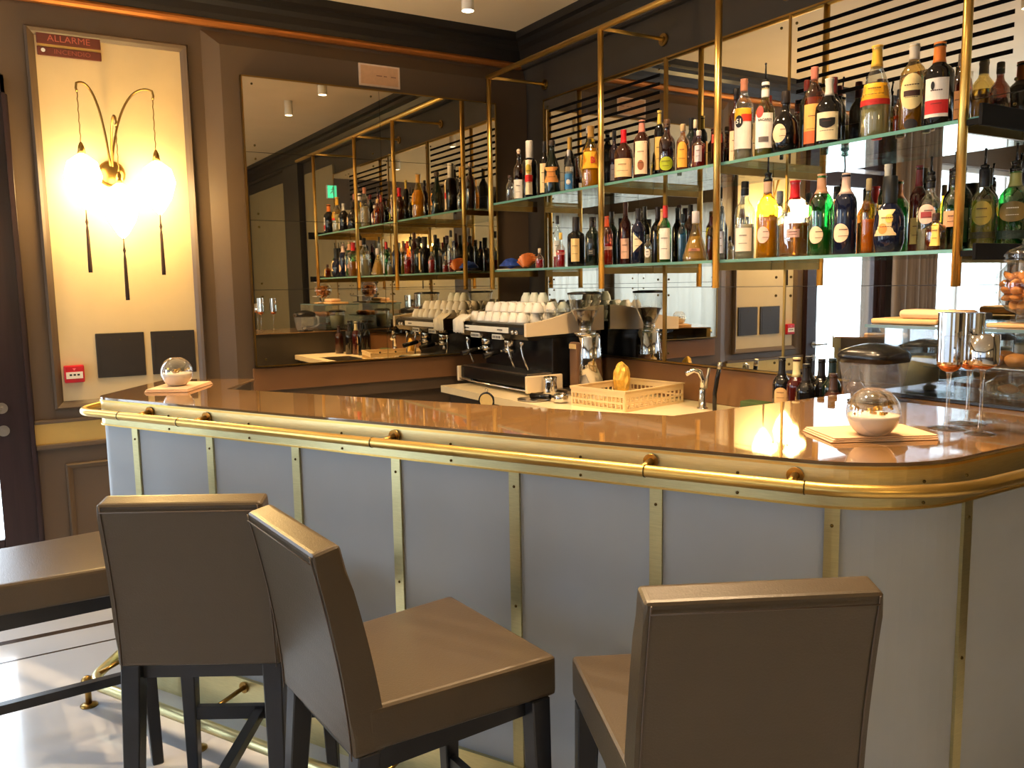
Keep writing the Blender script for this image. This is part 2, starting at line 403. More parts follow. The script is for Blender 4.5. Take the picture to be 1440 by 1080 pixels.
# curtains hanging beside the windows
def curtain(label, axis, pos, a0, a1, z0=.06, z1=2.72, mat=None, nm='curtain', grp='curtains beside the windows'):
    bm = nb(); n = 44; F_, Bk = [], []
    for i in range(n+1):
        u = a0+(a1-a0)*i/n; d = .035*math.sin(i*1.35)+.01*math.sin(i*3.1)
        for (lst, o_) in ((F_, 0), (Bk, .012)):
            q = pos+d+o_
            lst.append([bm.verts.new((q, u, z) if axis == 'x' else (u, q, z)) for z in (z0, z1)])
    for L in (F_, Bk):
        for i in range(n):
            f = bm.faces.new((L[i][0], L[i+1][0], L[i+1][1], L[i][1])); f.smooth = True
    for i in range(n):
        bm.faces.new((F_[i][0], Bk[i][0], Bk[i+1][0], F_[i+1][0])); bm.faces.new((F_[i][1], F_[i+1][1], Bk[i+1][1], Bk[i][1]))
    bm.faces.new((F_[0][0], F_[0][1], Bk[0][1], Bk[0][0])); bm.faces.new((F_[n][0], Bk[n][0], Bk[n][1], F_[n][1]))
    return solo(nm, bm, mat or M['curtain'], label, 'curtain', grp)
curtain('brown curtain hanging between the doorway and the side window, seen in the bar mirror', 'x', .10, -4.55, -3.93)
curtain('brown curtain at the far end of the side window, seen in the bar mirror', 'x', .10, -6.32, -6.05)
for (u0, u1, tx) in [(.18, .6, 'before the first front window'), (1.95, 2.42, 'between the first and second front windows'), (3.9, 4.45, 'between the second and third front windows')]:
    curtain('brown curtain hanging '+tx, 'y', YF+.09, u0, u1)
curtain('added white sheer curtain dimming the second front window', 'y', YF+.05, 2.42, 3.9, .3, 2.66, M['sheer'], 'added_sheer_curtain', 'added white sheer curtains')  # sheers added to cut the daylight from these windows
curtain('added white sheer curtain dimming the third front window', 'y', YF+.05, 4.48, 7.0, .3, 2.66, M['sheer'], 'added_sheer_curtain', 'added white sheer curtains')
curtain('added white sheer curtain dimming the opposite window', 'x', XR-.08, -6.2, -4.9, .3, 2.66, M['sheer'], 'added_sheer_curtain', 'added white sheer curtains')
# glazed entrance door in the doorway; its wide lock stile shows at the left border of the photo
bm = nb()
for (a0, a1, z0, z1) in [(DY0-.17, DY0, .01, 2.42), (DY1, DY1+.06, .01, 2.39), (DY1+.06, DY0-.17, .01, .30), (DY1+.06, DY0-.17, 2.27, 2.39)]: box(bm, -.035, .012, a0, a1, z0, z1, bev=.003)
dr = struct('door_1', bm, M['door_wood'])
bm = nb(); box(bm, -.015, -.009, DY1+.06, DY0-.17, .30, 2.27); obj('door_pane', bm, M['glass'], dr)
for zc, nm in ((.945, 'lever_rosette'), (.835, 'lock_rosette')):
    bm = nb(); yy = DY0-.135; cyl(bm, (.012, yy, zc), (.022, yy, zc), .026, seg=20); cyl(bm, (.022, yy, zc), (.030, yy, zc), .012, seg=14); obj(nm, bm, M['steel'], dr)
bm = nb(); yy = DY0-.135; cyl(bm, (.03, yy, .945), (.06, yy, .945), .008, seg=10); cyl(bm, (.057, yy, .945), (.057, yy-.12, .945), .008, seg=10); obj('door_handle', bm, M['steel'], dr)
# opposite wall, seen only in the left mirror: cream panels between dark posts, exit sign
for k, (u0, u1) in enumerate([(-1.75, -.35), (-3.3, -2.0), (-4.8, -3.6)]):
    bm = nb(); box(bm, XR-.02, XR, u0, u1, .95, 2.6); struct('trim_%d' % (20+k), bm, M['cream'])
bm = nb(); box(bm, XR-.035, XR, YF, 0, .82, .92); struct('trim_24', bm, M['goldband'])
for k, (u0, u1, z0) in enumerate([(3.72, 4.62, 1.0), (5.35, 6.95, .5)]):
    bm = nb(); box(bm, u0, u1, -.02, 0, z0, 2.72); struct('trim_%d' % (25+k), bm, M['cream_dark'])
bm = nb(); box(bm, 4.7, 5.25, -.07, 0, 0, 2.85); struct('trim_27', bm, M['wall_dark'])
t = thing('exit_sign', 'green lit exit sign beyond the bar mirror, seen in the side mirror', 'sign', (3.62, -.08, 2.37))
bm = nb(); box(bm, 3.605, 3.635, -.125, -.021, 2.37, 2.50, bev=.003); box(bm, 3.615, 3.625, -.021, -.001, 2.42, 2.44); obj('casing', bm, M['white'], t, True)
bm = nb(); box(bm, 3.6025, 3.6045, -.12, -.026, 2.375, 2.495); obj('lit_face', bm, M['exit'], t, True)
bm = nb(); sphere(bm, (3.6015, -.065, 2.475), .007, sx=.1, u=10, v=6)
for q in [((-.065, 2.467), (-.073, 2.44)), ((-.073, 2.44), (-.060, 2.41)), ((-.073, 2.44), (-.092, 2.418)), ((-.065, 2.462), (-.086, 2.455)), ((-.065, 2.462), (-.048, 2.447))]:
    cyl(bm, (3.6015, q[0][0], q[0][1]), (3.6015, q[1][0], q[1][1]), .0035, seg=6)
obj('running_figure', bm, M['white_print'], t, True)
# ---------------------------------------------------------------- things on the left wall
def sign_board():
    y0, y1 = -2.737, -2.462
    t = thing('wall_sign', 'dark red two-line plaque at the top corner of the cream panel', 'sign', (.008, (y0+y1)/2, 2.614))
    bm = nb(); box(bm, .008, .018, y0, y1, 2.614, 2.655, bev=.003); lo_ = obj('lower_plate', bm, M['plaque'], t, True)
    bm = nb(); box(bm, .008, .018, y0, y1, 2.668, 2.722, bev=.003); up_ = obj('upper_plate', bm, M['plaque'], t, True)
    bm = nb(); box(bm, .008, .014, y0+.002, y1-.002, 2.656, 2.667); obj('divider', bm, M['goldband'], t, True, label='bright gold strip between the two plates')
    bm = nb(); cyl(bm, (.018, y0+.025, 2.637), (.021, y0+.025, 2.637), .009); obj('round_emblem', bm, M['white_print'], t, True)
    yc = (y0+y1)/2
    obj('lettering', text_bm('ALLARME', .042, lambda u, v: Vector((.0186, yc+u, 2.694+v)), squeeze=1.05), cm((176, 92, 74)), up_, True)
    obj('lettering', text_bm('INCENDIO', .030, lambda u, v: Vector((.0186, yc+.012+u, 2.6345+v)), squeeze=1.1), cm((150, 80, 66)), lo_, True)
sign_board()
t = thing('notice_plate', 'clear-framed peach notice plate fixed above the big wall mirror', 'sign', (.035, -1.01, 2.64))
bm = nb(); box(bm, .0351, .041, -1.137, -.882, 2.638, 2.762, bev=.002); obj('acrylic_sheet', bm, cm((238, 212, 184), .12), t, True)
bm = nb(); box(bm, .041, .0425, -1.125, -.895, 2.65, 2.752); obj('printed_card', bm, cm((222, 176, 132), .3), t, True)
bm = nb()
for (u, w_) in [(-1.03, .035), (-.985, .02), (-.94, .032)]: box(bm, .0425, .043, u, u+w_, 2.698, 2.703)
obj('faint_lettering', bm, M['ink_grey'], t, True)
t = thing('fire_alarm_call_point', 'red fire alarm call point with white label on the cream panel', 'alarm', (.008, -2.69, 1.047))
bm = nb(); box(bm, .008, .045, -2.735, -2.645, 1.047, 1.133, bev=.006); obj('housing', bm, M['red'], t, True)
bm = nb(); box(bm, .045, .0475, -2.727, -2.653, 1.068, 1.101); obj('push_plate', bm, M['label_w'], t, True)
bm = nb()
for k in range(3):
    yy = -2.712+k*.017; box(bm, .0475, .048, yy, yy+.011, 1.082, 1.091)
obj('printed_symbols', bm, M['ink'], t, True)
bm = nb(); prism(bm, [(0, 0), (0, 0), (0, 0)], 0, 0) if False else None
b3 = nb(); vs = [b3.verts.new(p) for p in [(.0455, -2.698, 1.119), (.0455, -2.682, 1.119), (.0455, -2.690, 1.108)]]; f_ = b3.faces.new(vs); r_ = bmesh.ops.extrude_face_region(b3, geom=[f_]); bmesh.ops.translate(b3, vec=(.001, 0, 0), verts=[v for v in r_['geom'] if isinstance(v, bmesh.types.BMVert)])
obj('arrow_mark', b3, cm((250, 120, 130)), t, True)
for (u0, u1, tx) in [(-2.583, -2.357, 'square dark vent cover on the cream panel nearer the fire alarm'), (-2.325, -2.109, 'square dark vent cover on the cream panel behind the candle bowl')]:
    t = thing('vent_cover', tx, 'vent', (.008, (u0+u1)/2, 1.06), group='dark vent covers on the cream panel')
    bm = nb(); box(bm, .008, .018, u0, u1, 1.060, 1.284, bev=.003); obj('cover_plate', bm, M['dark_vent'], t, True)
    bm = nb(); box(bm, .018, .0195, u0+.02, u1-.02, 1.08, 1.264); obj('inset', bm, M['dark_vent'], t, True)
    bm = nb(); cyl(bm, (.0195, (u0+u1)/2, 1.25), (.021, (u0+u1)/2, 1.25), .004); obj('screw', bm, M['screw'], t, True)
# sconce
ADDED_SCONCE_W = 3
def sconce():
    yc, zc = -2.455, 2.085
    t = thing('wall_sconce', 'brass wall lamp of three arching stems with glowing shades and dark tassels', 'lamp', (.008, yc, zc))
    bm = nb(); sphere(bm, (.03, yc, zc-.01), .062, sx=.42); cyl(bm, (.008, yc, zc-.01), (.03, yc, zc-.01), .064); obj('wall_rosette', bm, M['brass_old'], t, True)
    arms = [(-2.593, 2.492, .15, 2.166, 0), (-2.262, 2.487, .15, 2.152, 1), (yc+.012, 2.34, .20, 2.03, 2)]
    for (ya, zt, xo, zb, k) in arms:
        p0 = Vector((.045, yc+.004*(k-1), zc)); top = Vector((xo*.85, ya-.03*(-1 if ya < yc else 1)*0, zt)); pts = []
        s = (ya-yc)
        c1 = Vector((.06, yc+s*.15, zc+.30*(zt-zc)/.4)); c2 = Vector((xo*.8, yc+s*.55, zt+.02))
        e = Vector((xo, ya, zt-.02))
        for i in range(17):
            u = i/16; pts.append(p0*(1-u)**3+3*c1*u*(1-u)**2+3*c2*u*u*(1-u)+e*u**3)
        pts += [Vector((xo+.004, ya+(.004 if s > 0 else -.004), zt-.045)), Vector((xo, ya, zt-.06))]
        bm = nb(); tube(bm, pts, .0055, 8); ar = obj('stem', bm, M['brass_old'], t, True)
        bm = nb(); 
        n = 14; z0, z1 = zt-.06, zb+.03
        tube(bm, [(xo, ya+.002*math.sin(i*2.2), z0+(z1-z0)*i/n) for i in range(n+1)], .0024, 6)
        obj('cord', bm, M['brass_old'], ar, True)
        bm = nb(); lathe(bm, [(0, .019), (.035, .013), (.05, .007), (.055, .003)], (xo, ya, zb-.02), 14); obj('bell_cap', bm, M['brass_old'], ar, True)
        bm = nb(); zz = zb-.02; H = .26
        lathe(bm, [(-H, .006), (-H*.93, .024), (-H*.7, .060), (-H*.4, .084), (-H*.15, .066), (-.004, .02)], (xo, ya, zz), 18)
        obj('glass_shade', bm, M['lamp'], ar, True)
        ts = obj('tassel', (lambda b: (lathe(b, [(-.30, .009), (-.28, .0095), (-.10, .0065), (-.075, .0035), (-.06, .007), (-.045, .0035), (0, .002)], (xo, ya, zz-H), 10), b)[1])(nb()), cm((46, 26, 20), .8), ar, True)
        l = bpy.data.lights.new('sconce_light', 'POINT'); l.energy = 16; l.color = (1, .60, .18); l.shadow_soft_size = .05
        lo = bpy.data.objects.new('sconce_light', l); COL.objects.link(lo); lo.location = (xo+.085, ya, zz-.12)
sconce()
sc0 = bpy.data.objects['wall_sconce']  # unseen copies of the lamp, added to brighten ceiling and room warmly
for k, (px, py, rz, tx) in enumerate([(XR-.008, -2.65, PI, 'on the opposite wall between the cream panels'), (4.2, YF+.008, PI/2, 'on the front wall between the windows')]):
    c = copy_tree(sc0); c.location = (px, py, 2.085); c.rotation_euler = (0, 0, rz); c['label'] = 'added unseen brass three-stem wall lamp '+tx
    l = bpy.data.lights.new('sconce_light', 'POINT'); l.energy = ADDED_SCONCE_W; l.color = (1, .7, .4); l.shadow_soft_size = .12  # warm fill light for each added copy
    lo = bpy.data.objects.new('sconce_light', l); COL.objects.link(lo); lo.location = (px+.22*math.cos(rz), py+.22*math.sin(rz), 2.0)
# ---------------------------------------------------------------- wall mirror (left wall)
def mirror_left():
    x, y0, y1, z0, z1 = .081, -1.812, -.258, 1.067, 2.612
    t = thing('wall_mirror', 'large bronze-tinted wall mirror in four rows of panes on the side wall', 'mirror', (.035, (y0+y1)/2, z0))
    bm = nb(); box(bm, .0352, x-.006, y0+.004, y1-.004, z0+.004, z1-.004); obj('backing_box', bm, M['wall_dark'], t, True)
    zs = [z0+.006, 1.487, 1.86, 2.218, z1-.006]; ys = [y0+.006, -1.035, y1-.006]
    for i in range(4):
        for j in range(2):
            bm = nb(); g = .0012; box(bm, x-.006, x, ys[j]+g, ys[j+1]-g, zs[i]+g, zs[i+1]-g)
            p = obj('mirror_pane', bm, M['mirror'], t, True)
            for yy in (ys[j]+.05, ys[j+1]-.05):
                for zz in (zs[i]+.035, zs[i+1]-.035):
                    bm = nb(); sphere(bm, (x+.0015, yy, zz), .006, sx=.6, u=8, v=6); obj('pane_screw', bm, M['screw'], p, True)
    bm = nb()
    box(bm, x-.03, x+.004, y0, y0+.007, z0, z1); box(bm, x-.03, x+.004, y1-.007, y1, z0, z1)
    box(bm, x-.03, x+.004, y0, y1, z0, z0+.007); box(bm, x-.03, x+.004, y0, y1, z1-.007, z1)
    obj('brass_edging', bm, M['brass_old'], t, True)
mirror_left()
def mirror_back():
    y, x0, x1, z0, z1 = -.074, .335, 3.56, 1.085, 2.598
    t = thing('bar_mirror', 'long tinted bar mirror in screwed panes behind the bottle shelves', 'mirror', ((x0+x1)/2, 0, z0))
    bm = nb(); box(bm, x0+.004, x1-.004, y+.006, -.001, z0+.004, z1-.004); obj('backing_box', bm, M['wall_dark'], t, True)
    xs = [x0+.008, 1.42, 2.19, 3.17, x1]; zs = [z0+.006, 1.467, 2.10+.0, z1-.006]
    for j in range(4):
        for i in range(3):
            bm = nb(); g = .0012; box(bm, xs[j]+g, xs[j+1]-g, y, y+.006, zs[i]+g, zs[i+1]-g)
            p = obj('mirror_pane', bm, M['mirror_back'], t, True)
            for xx in (xs[j]+.04, xs[j+1]-.04):
                for zz in (zs[i]+.04, zs[i+1]-.04):
                    bm = nb(); sphere(bm, (xx, y-.0015, zz), .006, sy=.6, u=8, v=6); obj('pane_screw', bm, M['screw'], p, True)
    for (a0, a1) in ((.40, 1.385), (2.235, 3.115)):
        for k in range(8):
            z = 2.525-k*.0418
            bm = nb(); box(bm, a0, a1, y-.0012, y+.001, z-.0075, z+.0075); obj('vent_slot', bm, M['slot'], t, True)
    bm = nb()
    box(bm, x0, x0+.008, y-.003, 0, z0, z1); box(bm, x1-.008, x1, y-.003, 0, z0, z1); box(bm, x0, x1, y-.003, y+.03, z0-.004, z0+.005); box(bm, x0, x1, y-.003, y+.03, z1-.005, z1+.004)
    obj('brass_edging', bm, M['brass_old'], t, True)
    bm = nb(); box(bm, 1.422, 1.442, y-.006, y+.001, z0, z1); box(bm, 2.192, 2.202, y-.004, y+.001, z0, z1); obj('joint_strip', bm, M['brass_old'], t, True)
mirror_back()
# ---------------------------------------------------------------- ceiling spotlights
def spots():
    t = thing('ceiling_spotlight', 'white cylinder spotlight shining on the ceiling nearest the room corner', 'light', (.675, -.77, 2.92), group='white cylinder ceiling spotlights')
    bm = nb(); lathe(bm, [(0, .034), (.118, .034)], (0, 0, .002), 24, cap0=False); lathe(bm, [(0, .031), (.05, .028)], (0, 0, .002), 24, cap0=False); obj('housing', bm, M['white'], t)
    bm = nb(); cyl(bm, (0, 0, .008), (0, 0, .012), .030, seg=24); obj('lamp_face', bm, M['spot_face'], t)
    pos = [(1.70, -.80), (2.55, -.80), (.9, -3.6), (2.15, -2.0), (2.75, -1.68), (3.38, -1.32), (2.2, -3.9), (3.6, -3.4), (5.2, -1.5), (5.2, -3.2), (6.3, -2.3)]
    pl = [(.675, -.77)]+pos
    names = ['over the espresso machine', 'over the dish rack', 'by the doorway', 'over the corner of the bar', 'over the middle of the bar', 'over the rounded end of the bar', 'in the middle of the room', 'over the seating side of the room', 'near the far corner of the room', 'near the opposite wall', 'by the opposite wall']
    for (x, y), nme in zip(pos, names):
        c = copy_tree(t); c.location = (x, y, 2.92); c['label'] = 'white cylinder ceiling spotlight '+nme
    for i, (x, y) in enumerate(pl):
        l = bpy.data.lights.new('spot', 'SPOT'); l.energy = SPOT_W[i]; l.color = (1, .68, .37); l.spot_size = math.radians(112); l.spot_blend = .7; l.shadow_soft_size = .03
        lo = bpy.data.objects.new('spot', l); COL.objects.link(lo); lo.location = (x, y, 2.915)
SPOT_W = [62, 95, 95, 24, 170, 170, 170, 8, 8, 8, 8, 8, 8]
spots()
# ================================================================== the bar counter
A0 = Vector((.0596, -3.298)); DV = Vector((.8827, .4699)); NV = Vector((.4699, -.8827))     # front line and its outward normal
VL = [(.70, -2.36), (1.188, -2.697), (3.645, -1.390), (3.645, -.08)]
def fillet_path(pts, radii, seg=10):
    out = [Vector(pts[0])]
    for i in range(1, len(pts)-1):
        p, a, b = Vector(pts[i]), Vector(pts[i-1]), Vector(pts[i+1]); r = radii[i]
        u, v = (a-p).normalized(), (b-p).normalized(); ang = math.acos(max(-1, min(1, u.dot(v)))); t = r/math.tan(ang/2)
        p1, p2 = p+u*t, p+v*t; bis = (u+v).normalized(); c = p+bis*(r/math.sin(ang/2))
        a1 = math.atan2(*(p1-c).yx); a2 = math.atan2(*(p2-c).yx); da = (a2-a1+PI) % (2*PI)-PI
        for k in range(seg+1):
            aa = a1+da*k/seg; out.append(Vector((c.x+r*math.cos(aa), c.y+r*math.sin(aa))))
    out.append(Vector(pts[-1])); return out
def offset_pts(pts, d):
    """offset an open polyline outward (to its right-hand side walking left end -> right end)"""
    out = []; n = len(pts)
    def nrm(a, b): t = (b-a).normalized(); return Vector((t.y, -t.x))
    for i, p in enumerate(pts):
        n1 = nrm(pts[max(0, i-1)], pts[i]) if i > 0 else nrm(pts[0], pts[1]); n2 = nrm(pts[i], pts[i+1]) if i < n-1 else n1
        b = (n1+n2); b.normalize(); k = 1/max(.3, b.dot(n1)); out.append(p+b*d*k)
    return out
OUT = fillet_path(VL, {1: .10, 2: .34}, 12)
def shell(bm, path, d0, d1, z0, z1):
    """a wall of thickness d1-d0 that follows the counter's outline"""
    P, Q = offset_pts(path, d0), offset_pts(path, d1); n = len(P); rows = []
    for p, q in zip(P, Q): rows.append([bm.verts.new((p.x, p.y, z0)), bm.verts.new((q.x, q.y, z0)), bm.verts.new((q.x, q.y, z1)), bm.verts.new((p.x, p.y, z1))])
    for a, b in zip(rows, rows[1:]):
        for i in range(4):
            f = bm.faces.new((a[i], a[(i+1) % 4], b[(i+1) % 4], b[i]))
    bm.faces.new(rows[0]); bm.faces.new(list(reversed(rows[-1])))
def arc_len(path):
    s = [0]
    for a, b in zip(path, path[1:]): s.append(s[-1]+(b-a).length)
    return s
SL = arc_len(OUT)
def at_s(s, path=OUT, sl=SL):
    s = max(0, min(sl[-1]-1e-6, s))
    for i in range(len(sl)-1):
        if sl[i+1] >= s:
            t = (s-sl[i])/(sl[i+1]-sl[i]); p = path[i].lerp(path[i+1], t); d = (path[i+1]-path[i]).normalized(); return p, d
def sub_path(s0, s1, step=.05):
    pts = [at_s(s0)[0]]
    for p, s in zip(OUT, SL):
        if s0+1e-4 < s < s1-1e-4: pts.append(p)
    pts.append(at_s(s1)[0]); return pts
def s_of_front(t):                      # arc length of the point A0 + DV*t of the straight front
    p = A0+DV*t; best = min(((OUT[i]-p).length, i) for i in range(len(OUT)))
    for i in range(len(OUT)-1):
        d = OUT[i+1]-OUT[i]; u = (p-OUT[i]).dot(d)/d.length_squared
        if -1e-6 <= u <= 1+1e-6 and (OUT[i]+d*u-p).length < .004: return SL[i]+u*d.length
    return SL[best[1]]
bar = thing('bar_counter', 'long angled bar counter with grey panels, brass bands, handrail and polished brown top', 'bar counter', (2.4, -1.9, 0))
# top: polished slab following the outline, with its inner working edge
inner = [(2.84, -.08), (2.84, -1.304), (1.263, -2.236), (.955, -2.045)]
top_poly = [(p.x, p.y) for p in offset_pts(OUT, .004)]+inner
bm = nb(); prism(bm, top_poly, 1.092, 1.100); bmesh.ops.bevel(bm, geom=[e for e in bm.edges if all(v.co.z > 1.099 for v in e.verts)], offset=.002, segments=2, affect='EDGES', profile=.6)
obj('countertop', bm, M['bar_top'], bar, True)
bm = nb(); shell(bm, OUT, -.03, .003, .995, 1.0915); fb_ = obj('front_band', bm, M['brass_brushed'], bar, True)
bm = nb(); shell(bm, OUT, .003, .006, 1.084, 1.0905); shell(bm, OUT, .003, .007, .995, 1.0); obj('band_edge', bm, M['brass'], bar, True)
# grey panels between the brass strips
S_I = [s_of_front(1.8991+.4028*i) for i in range(-1, 6)]
S_END = SL[-1]
S_CURVE = S_I[-1]+.345
marks = [.03, S_I[0]-0.0]+S_I[1:]+[S_CURVE, S_CURVE+.47, S_END-.03]
for a_, b_ in zip(marks, marks[1:]):
    pp = sub_path(a_+.012, b_-.012)
    bm = nb(); P_ = offset_pts(pp, -.006); shell(bm, pp, -.03, -.006, .15, .995); obj('front_panel', bm, M['bar_panel'], bar, True)
for k, s in enumerate(marks):
    w_ = .016; pp = sub_path(max(0, s-w_), min(S_END, s+w_))
    bm = nb(); shell(bm, pp, -.03, .002, .15, .995); st = obj('brass_strip', bm, M['brass_brushed'], bar, True)
    p, dd = at_s(s); n2 = Vector((dd.y, -dd.x))
    for z in (.955, .62, .30):
        bm = nb(); q = p+n2*.002; sphere(bm, (q.x, q.y, z), .0042, u=8, v=6); obj('strip_screw', bm, M['screw'], st, True)
bm = nb(); shell(bm, OUT, -.03, .006, .0, .15); obj('kickplate', bm, M['brass_brushed'], bar, True)
# inner faces (staff side)
bm = nb()
ins = [Vector((2.86, -.1)), Vector((2.86, -1.29)), Vector((1.27, -2.215)), Vector((.99, -2.07))]
for a_, b_ in zip(ins, ins[1:]):
    dd = (b_-a_).normalized(); nn = Vector((dd.y, -dd.x))*-.02; q = [a_, b_, b_+nn, a_+nn]; prism(bm, [(v.x, v.y) for v in q], 0, 1.0915)
obj('back_panel', bm, M['wall_dark'], bar, True)
for k in range(1, 8):
    s = S_I[0]+.2+.4028*(k-1)-.0
    p, dd = at_s(s); n2 = Vector((dd.y, -dd.x)); q = p+n2*.004
    for z in (1.055, 1.008): bm = nb(); sphere(bm, (q.x, q.y, z), .004, u=8, v=6); obj('band_screw', bm, M['screw'], fb_, True)
for s in (S_CURVE-.02, S_CURVE+.5): 
    p, dd = at_s(s); n2 = Vector((dd.y, -dd.x)); q = p+n2*.004; bm = nb(); sphere(bm, (q.x, q.y, 1.055), .004, u=8, v=6); obj('band_screw', bm, M['screw'], fb_, True)
# handrail following the outline
def rail_path(off, offl, r1, r2, tl, yend):
    """plan of a rail: distance off from the front and right side, offl from the short left side"""
    U_ = Vector((-.84, .5427)).normalized(); NL = Vector((-U_.y*1, U_.x)).normalized(); NL = NL if NL.y < 0 else -NL
    a = Vector((1.188, -2.697))+NL*offl; c = A0+NV*off
    den = U_.x*(-DV.y)+U_.y*DV.x; d_ = c-a; t = (d_.x*(-DV.y)+d_.y*DV.x)/den; v1 = a+U_*t
    xr = 3.645+off; t2 = (xr-c.x)/DV.x; v2 = c+DV*t2
    return fillet_path([v1+U_*tl, v1, v2, Vector((xr, yend))], {1: r1, 2: r2}, 14)
RZ = 1.053; RR = .0145
R1 = rail_path(.072, .045, .14, .40, .36, -.2)
p0 = at_s(.20)[0]
pts = [Vector((p0.x, p0.y, RZ))]+[Vector((p.x, p.y, RZ)) for p in R1]
bm = nb(); tube(bm, pts, RR, 16); hr = obj('handrail', bm, M['brass'], bar, True)
br_s = [s_of_front(t) for t in (1.60, 1.90, 2.71, 3.50, 3.84)]+[S_CURVE+.42]
for s in br_s:
    p, dd = at_s(s); n2 = Vector((dd.y, -dd.x)); bm = nb(); a3 = Vector((p.x, p.y, RZ+.010)); o3 = Vector((n2.x, n2.y, 0))
    cyl(bm, a3+o3*.004, a3+o3*.012, .019); cyl(bm, a3+o3*.01, a3+o3*.066+Vector((0, 0, -.008)), .009)
    obj('rail_bracket', bm, M['brass_old'], hr, True)
for s in [s_of_front(t) for t in (1.52, 1.84, 2.68, 3.51, 3.87)]:
    p, dd = at_s(s); n2 = Vector((dd.y, -dd.x)); q = Vector((p.x, p.y, RZ))+Vector((n2.x, n2.y, 0))*.072; d3 = Vector((dd.x, dd.y, 0))
    bm = nb(); cyl(bm, q-d3*.0015, q+d3*.0015, RR+.0012, seg=20); obj('rail_joint', bm, M['screw'], hr, True)
# foot rail
F1 = rail_path(.21, -.03, .15, .50, .26, -.6); FZ = .092
q0 = at_s(.14)[0]
fp = [Vector((q0.x, q0.y, FZ))]+[Vector((p.x, p.y, FZ)) for p in F1]
fp2 = [fp[0]]+[fp[0].lerp(fp[1], .5)]+fp[1:]
bm = nb(); tube(bm, fp2, .019, 14); fr = obj('foot_rail', bm, M['brass_brushed'], bar, True)
for t in (1.42, 2.01, 2.75, 3.49, 4.0):
    p = A0+DV*t; q = p+NV*.21; bm = nb()
    cyl(bm, (q.x, q.y, .004), (q.x, q.y, FZ), .011); lathe(bm, [(0, .030), (.004, .030), (.010, .014)], (q.x, q.y, .0), 18)
    sphere(bm, (q.x, q.y, FZ), .022, u=12, v=8)
    obj('rail_post', bm, M['brass_old'], fr, True)
    bm = nb(); a3 = Vector((p.x, p.y, FZ+.03)); o3 = Vector((NV.x, NV.y, 0)); cyl(bm, a3+o3*.006, a3+o3*.012, .02); cyl(bm, a3+o3*.01, a3+o3*.2+Vector((0, 0, -.025)), .008)
    obj('rail_arm', bm, M['brass_old'], fr, True)
